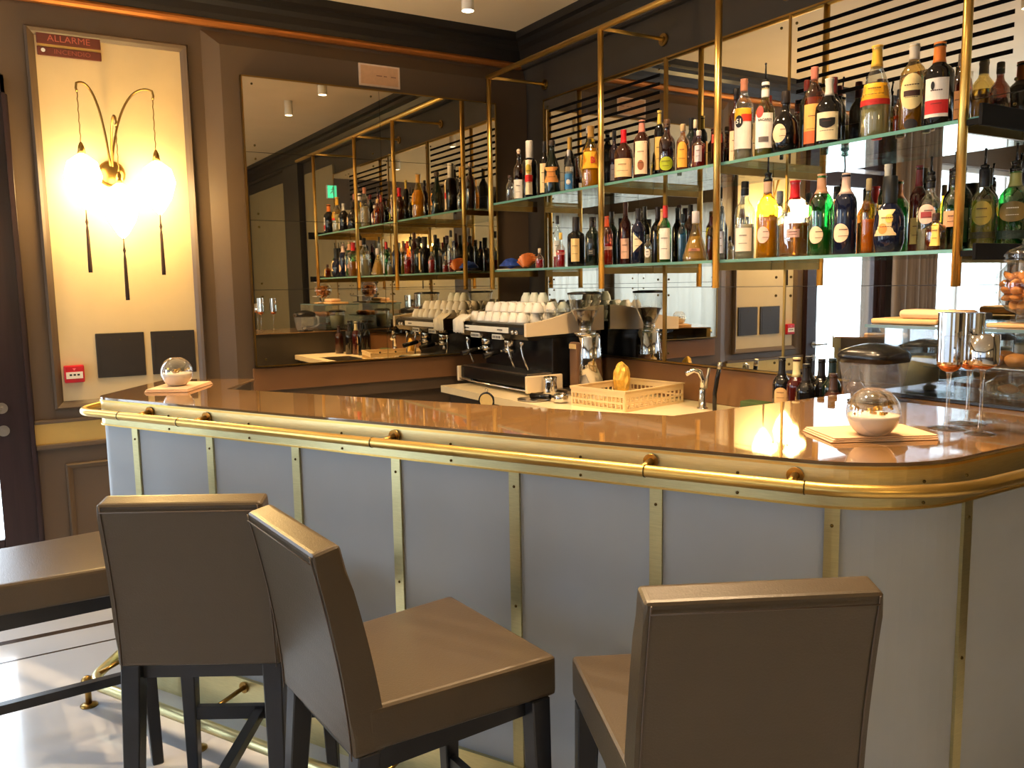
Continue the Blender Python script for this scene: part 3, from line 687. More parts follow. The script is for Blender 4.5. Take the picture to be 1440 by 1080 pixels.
# ================================================================== bar stools
def stool_proto():
    t = thing('bar_stool', 'x', 'bar stool', (0, 0, 0), 0, 'taupe leather bar stools')
    # seat: tapered cushion, front edge wider
    bm = nb(); z0, z1 = .575, .668
    q = [(-.200, 0), (.200, 0), (.232, .45), (-.232, .45)]
    prism(bm, q, z0, z1); bmesh.ops.bevel(bm, geom=bm.edges[:], offset=.012, segments=3, affect='EDGES', profile=.6)
    for v in bm.verts:
        if v.co.z > z1-.02: v.co.z += .006*math.cos(v.co.x/.22*PI/2)*math.sin(max(0, v.co.y)/.44*PI)
    for f in bm.faces: f.smooth = False
    obj('seat', bm, M['leather'], t)
    # backrest: curved lean
    bm = nb(); n = 10; rows = []
    for i in range(n+1):
        u = i/n; z = .572+u*(1.0-.572); lean = -.065*u**1.6; w = .201-.006*u; th = .074-.016*u
        yb = -.03+lean
        rows.append([(-w, yb), (w, yb), (w, yb+th), (-w, yb+th), z])
    V = [[bm.verts.new((*p, r[4]+(.012 if (k >= 2 and i == n) else 0))) for k, p in enumerate(r[:4])] for i, r in enumerate(rows)]
    for a_, b_ in zip(V, V[1:]):
        for k in range(4): bm.faces.new((a_[k], a_[(k+1) % 4], b_[(k+1) % 4], b_[k]))
    bm.faces.new(list(reversed(V[0]))); bm.faces.new(V[-1])
    es = [e for e in bm.edges if not (e.is_boundary) and (abs((e.verts[0].co-e.verts[1].co).normalized().z) > .5 or (e.verts[0] in V[-1] and e.verts[1] in V[-1]) or (e.verts[0] in V[0] and e.verts[1] in V[0]))]
    bmesh.ops.bevel(bm, geom=es, offset=.011, segments=3, affect='EDGES', profile=.6)
    bk = obj('backrest', bm, M['leather'], t)
    # stitched seams: thin piping on the back edges
    bm = nb()
    for s in (-1, 1):
        tube(bm, [(s*(r[1][0]-.010), r[0][1]-.0012, r[4]-.004) for r in rows], .0016, 6)
    tube(bm, [(-.185, rows[-1][0][1]-.001, .982), (.185, rows[-1][0][1]-.001, .982)], .0016, 6)
    obj('seam_piping', bm, cm((84, 70, 60)), bk)
    bm = nb()                                   # apron frame
    for (a_, b_) in [((-.175, .0), (.175, .03)), ((-.21, .40), (.21, .43)), ((-.195, .02), (-.165, .40)), ((.165, .02), (.195, .40))]:
        box(bm, a_[0], b_[0], a_[1], b_[1], .530, .575)
    obj('apron', bm, M['black_wood'], t)
    for (sx, y0, dy) in [(-1, .0, -.05), (1, .0, -.05), (-1, .41, .015), (1, .41, .015)]:
        bm = nb(); x0 = sx*(.176 if y0 < .1 else .203); a_, b_ = .0245, .0165
        bt = [(x0+sx*.012+i*b_, y0+dy+j*b_, 0) for i, j in ((-1, -1), (1, -1), (1, 1), (-1, 1))]; tp = [(x0+i*a_, y0+j*a_+(.0 if y0 > .1 else .004), .574) for i, j in ((-1, -1), (1, -1), (1, 1), (-1, 1))]
        A_ = [bm.verts.new(p) for p in bt]; B_ = [bm.verts.new(p) for p in tp]
        for i in range(4): bm.faces.new((A_[i], A_[(i+1) % 4], B_[(i+1) % 4], B_[i]))
        bm.faces.new(list(reversed(A_))); bm.faces.new(B_)
        bmesh.ops.bevel(bm, geom=bm.edges[:], offset=.003, segments=1, affect='EDGES')
        obj('leg', bm, M['black_wood'], t)
    bm = nb(); box(bm, -.20, .20, .408, .430, .195, .235); obj('footrest', bm, M['black_wood'], t)
    bm = nb(); box(bm, -.185, .185, -.045, -.023, .195, .230); obj('stretcher', bm, M['black_wood'], t)
    bm = nb(); box(bm, -.014, .014, -.023, .408, .200, .230); obj('stretcher', bm, M['black_wood'], t)
    return t
def put(t, x, y, deg, label):
    t.location = (x, y, 0); t.rotation_euler = (0, 0, math.radians(deg)); t['label'] = label
st = stool_proto()
others = [copy_tree(st) for _ in range(3)]
put(st, 2.567, -2.616, 58.6, 'taupe leather bar stool seen from behind, standing at the corner end of the bar')
put(others[0], 2.998, -2.442, 3.3, 'taupe leather bar stool turned side-on, its tan seat in full view, in the middle')
put(others[1], 3.726, -1.950, 62.8, 'dark-backed leather bar stool in front of the rounded end of the bar')
put(others[2], 1.752, -3.100, 3.0, 'leather bar stool partly cut off beside the open door, daylight on its seat')
# ================================================================== brass shelf frame
RX = [.252, 1.334, 2.116, 3.154]; FY = -.406; RZT, RZB = 2.716, 1.466; ZU, ZL = 1.983, 1.5835
fr = thing('shelf_frame', 'brass rod frame carrying the bottle shelves in front of the bar mirror', 'shelf frame', (1.7, -.2, RZB))
for k, x in enumerate(RX):
    bm = nb(); cyl(bm, (x, FY, RZB), (x, FY, RZT), .0145, seg=18); rd = obj('rod', bm, M['brass'], fr, True)
    bm = nb(); cyl(bm, (x, FY, RZT), (x, -.008, RZT+.002), .009, seg=12); ar = obj('wall_arm', bm, M['brass'], fr, True)
    bm = nb(); cyl(bm, (x, -.010, RZT), (x, 0, RZT), .031, seg=24); cyl(bm, (x, -.016, RZT), (x, -.010, RZT), .016, seg=20); obj('flange', bm, M['brass_old'], ar, True)
    for z in (ZU, ZL):
        bm = nb(); box(bm, x-.006, x+.006, FY, -.076, z-.044, z-.0125); obj('shelf_arm', bm, M['brass_old'], fr, True)
bm = nb(); cyl(bm, (RX[0]-.012, FY, RZT), (RX[3]+.5, FY, RZT), .0145, seg=18); obj('top_rail', bm, M['brass'], fr, True)
for z0, z1 in ((ZU-.038, ZU+.026), (ZL-.036, ZL+.014)):
    bm = nb(); box(bm, 3.229, 3.241, -.455, -.078, z0, z1, bev=.002); box(bm, 3.168, 3.229, FY-.006, FY+.006, z0+.012, z0+.03); obj('end_plate', bm, M['black_matte'], fr, True, label='black metal end plate')
XE = [RX[0]-.01, RX[1]-.0065, RX[1]+.0065, RX[2]-.0065, RX[2]+.0065, 3.228]
for z, zn in ((ZU, 'upper'), (ZL, 'lower')):
    for b in range(3):
        x0, x1 = XE[2*b], XE[2*b+1]
        t = thing('glass_shelf', '%s glass shelf %s' % (zn, ['nearest the room corner', 'between the second and third brass rods', 'reaching to the black end plate'][b]), 'shelf', ((x0+x1)/2, -.23, z-.012), group='green-edged glass shelves')
        bm = nb(); box(bm, x0, x1, -.388, -.078, z-.012, z); obj('glass_sheet', bm, M['shelf_glass'], t, True)
        bm = nb(); box(bm, x0, x1, -.391, -.3885, z-.012, z); obj('polished_edge', bm, M['glass_edge'], t, True)
# ================================================================== bottles
SH = {
 'std':   [(0, .90), (.015, 1), (.58, 1), (.65, .92), (.70, .70), (.745, .44), (.79, .36), (.90, .34), (.90, .40), (.92, .40), (.93, .34)],
 'wine':  [(0, .94), (.012, 1), (.60, 1), (.66, .93), (.71, .70), (.75, .45), (.80, .37), (.95, .35), (.95, .41), (.97, .41), (.985, .36)],
 'squat': [(0, .92), (.02, 1), (.46, 1), (.54, .95), (.60, .72), (.66, .40), (.74, .28), (.86, .26), (.86, .31), (.90, .31)],
 'sq':    [(0, .90, .8), (.015, .97, .8), (.60, .97, .8), (.66, .88, .6), (.70, .55, .2), (.74, .38), (.90, .34), (.90, .40), (.93, .40)],
 'long':  [(0, .92), (.012, 1), (.66, 1), (.72, .90), (.77, .55), (.81, .34), (.93, .32), (.93, .38), (.96, .38)],
 'cone':  [(0, .94), (.02, 1), (.10, .98), (.30, .76), (.50, .50), (.64, .32), (.70, .27), (.78, .26)],
 'round': [(0, .62), (.03, .80), (.15, .97), (.32, 1), (.48, .93), (.58, .70), (.66, .36), (.74, .26), (.86, .24), (.86, .29), (.9, .29)],
 'slope': [(0, .95), (.015, 1), (.42, 1), (.52, .90), (.62, .66), (.72, .42), (.80, .33), (.92, .30), (.92, .36), (.95, .36)],
}
def rad_at(shape, R, H, z):
    pr = SH[shape]; u = z/H
    for a, b in zip(pr, pr[1:]):
        if a[0] <= u <= b[0] and b[0] > a[0]:
            t = (u-a[0])/(b[0]-a[0]); return R*(a[1]+(b[1]-a[1])*t), (a[2] if len(a) > 2 else 0)
    return R, 0
def surf(shape, R, H, ang, z, eps):
    r, s = rad_at(shape, R, H, z); ca, sa = math.cos(ang), math.sin(ang); k = 1.
    if s > 0: n = 2+6*s; k = (abs(ca)**n+abs(sa)**n)**(-1/n)
    return Vector(((r+eps)*k*ca, (r+eps)*k*sa, z))
def label_bm(shape, R, H, face, kind, z0, z1, ha, eps=.0007):
    zc, hz = (z0+z1)/2*H, (z1-z0)/2*H
    if kind == 'rect': outl = [(-1, -1)]+[(-1+.25*i, -1) for i in range(1, 8)]+[(1, -1), (1, 1)]+[(1-.25*i, 1) for i in range(1, 8)]+[(-1, 1)]
    elif kind == 'tri': outl = [(-1, -1), (-.5, -.75), (0, -.5), (.5, -.25), (1, 0), (.5, .25), (0, .5), (-.5, .75), (-1, 1), (-1, .33), (-1, -.33)]
    elif kind == 'shield': outl = [(0, -1), (.5, -.8), (.95, -.3), (1, .3), (1, 1), (.5, 1), (0, .9), (-.5, 1), (-1, 1), (-1, .3), (-.95, -.3), (-.5, -.8)]
    elif kind == 'arch': outl = [(-1, -1), (-.33, -1), (.33, -1), (1, -1), (1, 0), (1, .35)]+[(math.cos(a), .35+.65*math.sin(a)) for a in [PI*i/8 for i in range(1, 8)]]+[(-1, .35), (-1, 0)]
    else: outl = [(math.cos(2*PI*i/20), math.sin(2*PI*i/20)) for i in range(20)]
    fine = []
    for (u0, v0), (u1, v1) in zip(outl, outl[1:]+outl[:1]):
        m_ = max(1, int(math.ceil(abs(u1-u0)/.16)))
        fine += [(u0+(u1-u0)*q/m_, v0+(v1-v0)*q/m_) for q in range(m_)]
    outl = fine
    cx = -.33 if kind == 'tri' else 0
    bm = nb(); rings = []
    for q in (1, .75, .5, .25):
        rings.append([bm.verts.new(surf(shape, R, H, face+(cx+(u-cx)*q)*ha, zc+v*q*hz, eps)) for u, v in outl])
    c = bm.verts.new(surf(shape, R, H, face+cx*ha, zc, eps)); n = len(outl)
    for a, b in zip(rings, rings[1:]):
        for i in range(n): bm.faces.new((a[i], a[(i+1) % n], b[(i+1) % n], b[i]))
    for i in range(n): bm.faces.new((rings[-1][i], rings[-1][(i+1) % n], c))
    return bm
def bottle(x, y, z, H, R, shape, glass, lab, cap=None, liq=None, labels=(), text=None, face=None, pour=False, group=None, name='liquor_bottle', cat='bottle'):
    """H: full height with stopper"""
    t = thing(name, lab, cat, (x, y, z), 0, group)
    if face is None:
        v = Vector((4.678-x, -2.988-y)); a = math.atan2(v.y, v.x); face = a+(-PI/2-a)*.18
    HB = H*(.80 if pour else 1.)
    bm = nb(); lathe(bm, [(p[0]*HB, p[1]*R, *(p[2:3])) for p in SH[shape]], seg=24); body = obj('glass_body', bm, gm(glass), t)
    top = SH[shape][-1][0]*HB; rn = SH[shape][-1][1]*R
    if liq:
        lv = liq[1]; pr = []
        for i in range(9):
            zz = .012*HB+(lv-.012)*HB*i/8; r, s = rad_at(shape, R, HB, zz); pr.append((zz, r*.90, s))
        bm = nb(); lathe(bm, pr, seg=20); obj('liquid', bm, lm(tuple(liq[0])), t)
    if cap:
        rgb, c0 = cap[0], cap[1]; kind = cap[2] if len(cap) > 2 else 'cap'
        z0 = c0*HB; r0, _ = rad_at(shape, R, HB, min(z0, top*.999)); bm = nb(); r0 = max(r0, rn)+.0012
        if kind == 'foil':
            pr = []
            for i in range(7):
                zz = z0+(top-z0)*i/6; r, s = rad_at(shape, R, HB, min(zz, top*.999)); pr.append((zz, r+.0010))
            pr += [(top+.004, rn+.002), (top+.005, rn*.9)]
            lathe(bm, pr, seg=18)
        elif kind == 'ball': cyl(bm, (0, 0, top-.004), (0, 0, top+.006), rn*.8); sphere(bm, (0, 0, (top+HB)/2+.004), max(.006, (HB-top)/2+.002), u=14, v=10)
        else: lathe(bm, [(z0, r0), (z0+.002, r0+.0006), (HB-.003, r0+.0002), (HB, r0-.0015)], seg=18)
        obj('stopper', bm, cm(rgb, .35, kind == 'metal'), t)
    if pour:
        bm = nb(); lathe(bm, [(top-.004, rn*1.18), (top+.008, rn*1.22), (top+.010, rn*.85), (top+.022, rn*.9), (top+.024, rn*1.05), (top+.030, rn*1.0), (top+.034, .004)], seg=14)
        cyl(bm, (0, 0, top+.03), (.003, -.004, H-.004), .0042, .0026, seg=8); sphere(bm, (.003, -.004, H-.004), .0045, u=8, v=6)
        obj('pourer', bm, M['black'], t)
    par = None
    for i, L in enumerate(labels):
        kind, z0, z1, ha, rgb = L[:5]; off = L[5] if len(L) > 5 else 0
        bm = label_bm(shape, R, HB, face+off, kind, z0, z1, ha, .0006+.0006*i)
        o = obj('paper_label', bm, cm(rgb, .55), t)
        par = par or o
    for tx in (text or []):
        s, zz, size, rgb = tx[:4]; off = tx[4] if len(tx) > 4 else 0; r, _ = rad_at(shape, R, HB, zz*HB)
        bm = text_bm(s, size, lambda u, v: surf(shape, R, HB, face+off+u/r, zz*HB+v, .0030), bold=size*.02)
        obj('lettering', bm, cm(rgb, .5), t)
    if labels and not text:        # a few lines of small print
        L = labels[0]; bm = nb(); zc = (L[1]+L[2])/2*HB; r, _ = rad_at(shape, R, HB, zc); rn_ = random.Random(int(x*1000))
        for j in range(2):
            zz = zc+(.18-.34*j)*(L[2]-L[1])*HB; hw = L[3]*rn_.uniform(.35, .6)*r; th = .0022 if j else .0035
            nseg = 6
            for q in range(nseg):
                a0 = face+(-hw+2*hw*q/nseg)/r; a1 = face+(-hw+2*hw*(q+.8)/nseg)/r
                vs = [bm.verts.new(surf(shape, R, HB, a, h, .0030)) for a, h in ((a0, zz-th/2), (a1, zz-th/2), (a1, zz+th/2), (a0, zz+th/2))]; bm.faces.new(vs)
        obj('small_print', bm, cm((70, 44, 34)) if sum(L[4]) > 300 else cm((220, 210, 190)), par)
    return t
UG, LG = 'bottles on the upper glass shelf', 'bottles on the lower glass shelf'
CR = (236, 214, 178); WH = (238, 230, 218); YE = (232, 180, 40); RD = (200, 40, 34); BK = (22, 20, 22); GD = (190, 150, 70)
B = {}
def U(c, x, y, H, R, *a, **k): B[c] = bottle(x, y, ZU, H, R, *a, group=UG, **k)
def Lo(c, x, y, H, R, *a, **k): B[c] = bottle(x, y, ZL, H, R, *a, group=LG, **k)
# --- upper shelf, first bay
U('a0', .391, -.355, .150, .023, 'std', 'clear', 'tiny clear bottle at the corner end of the upper shelf', cap=((60, 40, 36), .9))
U('a1', .382, -.285, .303, .034, 'std', 'brown', 'small brown bottle with plain cream label, first on the upper shelf', cap=((222, 196, 170), .88, 'ball'), liq=((90, 30, 20), .55), labels=[('rect', .06, .42, .95, WH)])
U('a2', .569, -.33, .324, .036, 'sq', 'black', 'square black bottle with silver stopper and red-banded label', cap=((190, 186, 178), .70), labels=[('rect', .06, .66, .62, CR), ('rect', .28, .40, .62, RD), ('oval', .42, .58, .4, (196, 170, 60))])
U('a3', .655, -.285, .311, .031, 'std', 'black', 'black bottle with tall cream label behind the silver-stoppered one', cap=(BK, .80), labels=[('rect', .08, .60, .8, (232, 204, 150))])
U('a4', .790, -.325, .293, .045, 'slope', 'dkgreen', 'stout dark green bottle with wide orange label', cap=((60, 48, 40), .9), labels=[('rect', .22, .50, 1.0, (228, 150, 70))])
U('a5', .872, -.27, .235, .025, 'std', 'clear', 'small clear bottle with blue and white label', cap=((210, 205, 200), .86), liq=((170, 190, 210), .5), labels=[('rect', .10, .45, .9, (60, 130, 190)), ('oval', .2, .32, .5, WH)])
U('a6', .880, -.14, .385, .036, 'std', 'black', 'tall dark bottle with coppery shoulder at the back of the first bay', cap=((200, 190, 180), .86, 'foil'), labels=[('rect', .52, .62, 1.1, (196, 130, 80)), ('rect', .1, .34, .8, (90, 96, 92))])
U('a8', .735, -.165, .33, .033, 'wine', 'black', 'dark bottle with gold foil neck at the back of the first bay', cap=((196, 150, 60), .78, 'foil'), labels=[('rect', .12, .5, .8, (200, 170, 120))])
U('a7', 1.125, -.31, .328, .049, 'slope', 'yellow', 'bright yellow bottle with red lettering beside the second brass rod', cap=((200, 150, 70), .78, 'foil'), liq=((226, 176, 20), .62), labels=[('rect', .30, .56, 1.0, (238, 176, 30))], text=[('B', .42, .045, (206, 50, 30), .35)])
# --- second bay
U('b1', 1.205, -.22, .289, .026, 'std', 'purple', 'narrow dark purple bottle just past the second brass rod', cap=(BK, .85), labels=[('rect', .12, .4, .7, (120, 110, 110))])
U('b2', 1.416, -.33, .271, .045, 'squat', 'dkbrown', 'dark squat bottle with red wax neck and wide cream label', cap=((200, 22, 34), .68, 'foil'), labels=[('rect', .08, .40, 1.15, (240, 200, 150))])
U('b3', 1.528, -.31, .293, .039, 'std', 'dkbrown', 'brown bottle with pink neck and cream picture label', cap=((204, 128, 110), .75, 'foil'), labels=[('rect', .08, .60, .85, (238, 206, 172)), ('oval', .14, .3, .4, (160, 96, 60))])
U('b4', 1.545, -.215, .336, .025, 'long', 'black', 'narrow dark bottle with tall yellow label in the second bay', cap=((226, 196, 90), .78, 'foil'), labels=[('rect', .14, .60, .9, (236, 196, 110))])
U('b5', 1.660, -.27, .261, .037, 'std', 'brown', 'reddish bottle with lime green oval label', cap=((96, 70, 50), .86), liq=((110, 34, 24), .6), labels=[('oval', .10, .34, .95, (170, 180, 30))])
U('b6', 1.836, -.335, .206, .029, 'std', 'amber', 'small amber bottle with arched orange label', cap=((180, 150, 110), .84), liq=((150, 60, 20), .55), labels=[('arch', .08, .62, .8, (240, 170, 60))])
U('b7', 1.800, -.225, .241, .028, 'round', 'purple', 'dark rounded bottle with pale cork stopper', cap=((222, 204, 170), .84))
U('b8', 1.925, -.325, .165, .024, 'sq', 'rose', 'short rose-coloured bottle with lilac label', cap=((200, 190, 180), .86), liq=((150, 40, 40), .5), labels=[('rect', .18, .6, .7, (206, 188, 190))])
U('b9', 1.962, -.25, .244, .028, 'std', 'dkred', 'dark red bottle standing against the third brass rod', cap=((150, 60, 50), .80, 'foil'), labels=[('rect', .45, .6, .9, (200, 84, 60))])
# --- third bay
U('c1', 2.055, -.235, .325, .030, 'std', 'dkred', 'dark bottle with peach label just past the third brass rod', cap=(BK, .86), labels=[('rect', .06, .45, .9, (240, 196, 156))])
U('c2', 2.168, -.31, .352, .039, 'std', 'clear', 'clear bottle with yellow and red label marked 51', cap=((196, 130, 100), .80, 'foil'), liq=((206, 190, 160), .5), labels=[('rect', .14, .58, 1.0, WH), ('rect', .47, .60, 1.0, YE), ('rect', .45, .53, .55, (214, 60, 34), .45), ('oval', .38, .52, .42, BK, -.35)], text=[('51', .45, .026, WH, -.35)])
U('c3', 2.281, -.31, .370, .039, 'std', 'olive', 'clear greenish bottle with white label, red emblem and metal pourer', cap=((238, 232, 224), .80), liq=((200, 206, 150), .55), labels=[('rect', .12, .58, 1.0, WH), ('oval', .52, .68, .42, (206, 70, 60), -.45), ('rect', .20, .27, .5, (110, 100, 96))], text=[('BACARDI', .49, .0125, BK, .12)], pour=True)
U('c4', 2.400, -.33, .236, .052, 'round', 'black', 'round black bottle with cream speech-bubble label', cap=((34, 28, 28), .80), labels=[('oval', .16, .46, .55, (240, 206, 166), -.35)])
U('c4b', 2.372, -.175, .30, .026, 'long', 'dkgreen', 'narrow dark bottle with red cap behind the round black one', cap=((120, 40, 30), .86))
U('c5', 2.489, -.275, .331, .036, 'std', 'amber', 'amber bottle with cloudy orange label and copper neck', cap=((196, 120, 100), .80, 'foil'), liq=((180, 96, 40), .60), labels=[('rect', .10, .52, 1.1, (240, 178, 90)), ('rect', .08, .22, 1.1, (226, 110, 60))])
U('c6', 2.604, -.335, .261, .048, 'squat', 'black', 'squat black bottle with cream label and black plaque', cap=((200, 196, 186), .68, 'foil'), labels=[('rect', .06, .44, .85, (240, 224, 180)), ('shield', .22, .36, .6, BK)])
U('c7', 2.625, -.15, .262, .023, 'std', 'olive', 'small olive bottle standing back in the third bay', cap=((40, 36, 30), .8), pour=True)
U('c8', 2.790, -.325, .323, .050, 'slope', 'clear', 'large patterned clear bottle with yellow and red band', cap=((226, 176, 60), .74, 'foil'), liq=((214, 200, 140), .5), labels=[('rect', .38, .56, 1.2, (240, 176, 30)), ('rect', .33, .39, 1.2, RD)])
U('c9', 2.775, -.17, .185, .020, 'std', 'amber', 'little amber bottle behind the yellow-banded one', cap=(BK, .84), liq=((170, 100, 50), .5))
U('d1', 2.903, -.285, .312, .043, 'std', 'gold', 'golden bottle with big oval cream label', cap=((206, 198, 180), .78, 'foil'), liq=((196, 156, 60), .6), labels=[('oval', .24, .62, .95, (242, 218, 150)), ('rect', .38, .44, .6, (70, 40, 30)), ('oval', .03, .14, .5, (40, 34, 34))])
U('d2', 3.018, -.325, .266, .047, 'wine', 'black', 'black bottle with orange neck and white and red label near the end plate', cap=((236, 130, 50), .76, 'foil'), labels=[('rect', .10, .56, .80, WH), ('rect', .14, .30, .78, (206, 40, 40)), ('oval', .42, .52, .12, BK, -.25)])
U('d3', 3.015, -.19, .250, .033, 'std', 'brown', 'brown corked bottle behind the last black one', cap=((110, 96, 80), .84), liq=((120, 60, 30), .5), labels=[('rect', .14, .5, .8, (206, 150, 100))])
# --- lower shelf, first bay
Lo('e1', .668, -.335, .113, .023, 'squat', 'clear', 'very small bottle of red liquid beside the amber fan-shaped bag', cap=((220, 200, 170), .78), liq=((214, 30, 44), .44))
Lo('e2', .735, -.255, .293, .026, 'std', 'clear', 'slim clear bottle with white label above pink liquid', cap=((40, 34, 30), .84), liq=((196, 60, 70), .3), labels=[('rect', .22, .52, .8, WH)])
Lo('e3', .880, -.335, .188, .026, 'squat', 'clear', 'short bottle filled with bright red liquid', cap=((236, 196, 90), .80), liq=((220, 18, 28), .5), labels=[('rect', .36, .44, 1.2, (234, 120, 110))])
Lo('e4', .830, -.185, .238, .024, 'std', 'purple', 'small bottle with blue and pink label behind the red one', cap=((60, 80, 150), .72, 'foil'), labels=[('rect', .12, .48, 1, (120, 70, 140))])
Lo('e5', 1.010, -.325, .263, .039, 'sq', 'black', 'square black bottle with plain cream label on the lower shelf', cap=((28, 26, 30), .72), labels=[('rect', .10, .56, .62, (238, 204, 140))])
Lo('e6', 1.138, -.315, .253, .036, 'std', 'dkgreen', 'near-black bottle with thin white print beside the second rod', cap=((40, 36, 36), .80), labels=[('rect', .22, .34, .55, (44, 46, 46)), ('rect', .46, .56, .3, (44, 46, 46))])
# second bay
Lo('f1', 1.288, -.335, .258, .030, 'std', 'rose', 'rosy bottle with orange neck and red label band', cap=((220, 84, 40), .74, 'foil'), liq=((200, 40, 46), .42), labels=[('rect', .30, .36, 1.2, (240, 190, 170))])
Lo('f2', 1.338, -.255, .313, .030, 'wine', 'dkred', 'dark red bottle with small peach label in the second bay', cap=((70, 30, 26), .78, 'foil'), labels=[('rect', .10, .42, .72, (240, 190, 160))])
Lo('f3', 1.402, -.185, .288, .028, 'wine', 'black', 'slim black bottle at the back of the second bay', cap=(BK, .78, 'foil'))
Lo('f4', 1.520, -.325, .265, .033, 'std', 'navy', 'dark navy bottle with white triangular label', cap=((30, 30, 40), .80), labels=[('tri', .20, .56, .75, (238, 220, 180), .05)])
Lo('f5', 1.614, -.345, .135, .018, 'std', 'frost', 'miniature cream-coloured bottle beside the triangular label', cap=((60, 60, 50), .84), liq=((226, 200, 150), .5), labels=[('oval', .2, .5, .8, WH)])
Lo('f6', 1.592, -.235, .272, .027, 'std', 'yellow', 'yellow-green bottle with peach collar', cap=((238, 176, 120), .66, 'foil'), liq=((180, 176, 50), .5))
Lo('f7', 1.712, -.325, .262, .028, 'std', 'green', 'green bottle with red cap and tall white label', cap=((190, 50, 50), .78), liq=((120, 150, 80), .4), labels=[('rect', .06, .60, 1.0, WH)])
Lo('f8', 1.782, -.285, .219, .021, 'std', 'teal', 'slim bright blue bottle', cap=((30, 40, 50), .82), liq=((20, 140, 170), .58))
Lo('f9', 1.905, -.320, .220, .057, 'cone', 'gold', 'wide pyramid-shaped golden bottle with silver cap', cap=((196, 190, 192), .76), liq=((226, 206, 140), .5), labels=[('rect', .20, .26, .55, (170, 110, 80))])
Lo('f0', 1.855, -.175, .205, .020, 'std', 'amber', 'small orange bottle behind the pyramid-shaped one', cap=((120, 50, 40), .8), liq=((196, 110, 60), .5))
# third bay
Lo('g1', 2.000, -.265, .318, .020, 'std', 'frost', 'thin silvery bottle against the third brass rod', cap=(BK, .84), liq=((190, 190, 200), .4), labels=[('rect', .1, .4, .9, (206, 206, 220))])
Lo('g2', 2.060, -.195, .302, .024, 'slope', 'frost', 'frosted bottle behind the thin silvery one', cap=((240, 226, 206), .8), liq=((220, 216, 180), .5))
Lo('g3', 2.191, -.320, .318, .041, 'std', 'clear', 'clear bottle with white label and black stopper', cap=((20, 18, 20), .82), liq=((230, 216, 180), .45), labels=[('rect', .10, .40, .9, (240, 228, 206))])
Lo('g4', 2.303, -.310, .415, .043, 'std', 'yellow', 'yellow bottle with round white label and long pourer', cap=((236, 190, 160), .78, 'foil'), liq=((232, 180, 20), .5), labels=[('oval', .18, .38, .62, (240, 200, 180), -.3)], pour=True)
Lo('g5', 2.447, -.320, .309, .048, 'sq', 'clear', 'square clear bottle with red neck and amber base', cap=((220, 30, 40), .72, 'foil'), liq=((190, 120, 50), .42), labels=[('rect', .24, .34, .5, (214, 170, 160))])
Lo('g6', 2.562, -.310, .322, .045, 'std', 'green', 'vivid green bottle with round cream label', cap=((232, 170, 130), .72, 'foil'), liq=((60, 150, 50), .3), labels=[('oval', .14, .34, .62, (242, 214, 176), -.3)])
Lo('g7', 2.680, -.325, .310, .040, 'std', 'navy', 'dark navy bottle with round cream label', cap=((220, 190, 176), .70, 'foil'), labels=[('oval', .14, .36, .75, (244, 208, 176), -.3)])
Lo('g8', 2.760, -.305, .266, .024, 'std', 'yellow', 'slim bottle half filled with orange liquid', cap=((180, 160, 120), .84), liq=((224, 140, 20), .46))
Lo('g9', 2.752, -.185, .324, .033, 'wine', 'dkgreen', 'dark green bottle with white neck band behind the orange one', cap=((232, 220, 206), .82, 'foil'), labels=[('rect', .2, .55, .9, (240, 214, 190))])
Lo('h1', 2.858, -.325, .262, .051, 'round', 'navy', 'big dark round-shouldered bottle with colourful fruit label', cap=((26, 30, 34), .64), labels=[('rect', .22, .56, .8, (226, 200, 150), -.2), ('oval', .24, .38, .3, (236, 150, 70), -.3), ('oval', .38, .50, .25, (240, 190, 90), .1)])
Lo('h2', 2.868, -.175, .305, .030, 'wine', 'dkred', 'dark bottle with wine-red foil neck', cap=((122, 40, 48), .76, 'foil'), labels=[('rect', .1, .4, .8, (150, 140, 90))])
Lo('h3', 2.965, -.260, .318, .038, 'std', 'clear', 'clear bottle with pink round emblem and black pourer', cap=((30, 30, 34), .84), liq=((190, 180, 150), .3), labels=[('oval', .36, .62, .8, (236, 196, 176), -.2), ('rect', .44, .52, .45, (160, 60, 60), -.2)], pour=True)
Lo('h4', 3.045, -.350, .121, .026, 'sq', 'amber', 'short square bottle with big yellow label', cap=((60, 40, 34), .8), liq=((140, 80, 40), .55), labels=[('rect', .12, .72, .62, (240, 200, 100))])
Lo('h5', 3.052, -.265, .321, .032, 'std', 'green', 'green-shouldered bottle with reddish label beside the last brass rod', cap=(BK, .84), liq=((120, 40, 36), .3), labels=[('rect', .30, .5, 1, (226, 170, 130))], pour=True)
Lo('h6', 3.010, -.155, .288, .036, 'wine', 'dkgreen', 'large dark green bottle hidden behind the last brass rod', cap=(BK, .8, 'foil'), labels=[('rect', .1, .5, .8, (70, 80, 60))])
Lo('h7', 3.102, -.180, .331, .040, 'std', 'clear', 'olive liqueur bottle with round label and tall black pourer past the last rod', cap=((24, 28, 38), .78), liq=((150, 140, 40), .62), labels=[('oval', .30, .60, .8, (160, 140, 60)), ('rect', .14, .22, 1.2, (60, 56, 30))], pour=True)
Lo('h8', 3.176, -.130, .340, .047, 'std', 'green', 'bulging green bottle with olive oval label and pourer at the end plate', cap=((150, 150, 90), .74, 'foil'), liq=((20, 110, 50), .55), labels=[('oval', .32, .56, 1.0, (120, 100, 50)), ('rect', .12, .22, 1.2, (20, 40, 34))], pour=True)
U('r1', 1.700, -.155, .27, .032, 'wine', 'dkgreen', 'dark green bottle at the back of the second bay, upper shelf', cap=(BK, .8, 'foil'), labels=[('rect', .12, .5, .8, (200, 170, 110))])
U('r2', 2.170, -.165, .28, .033, 'std', 'brown', 'brown bottle at the back behind the one marked 51', cap=((140, 60, 40), .82), labels=[('rect', .12, .5, .9, (220, 180, 130))])
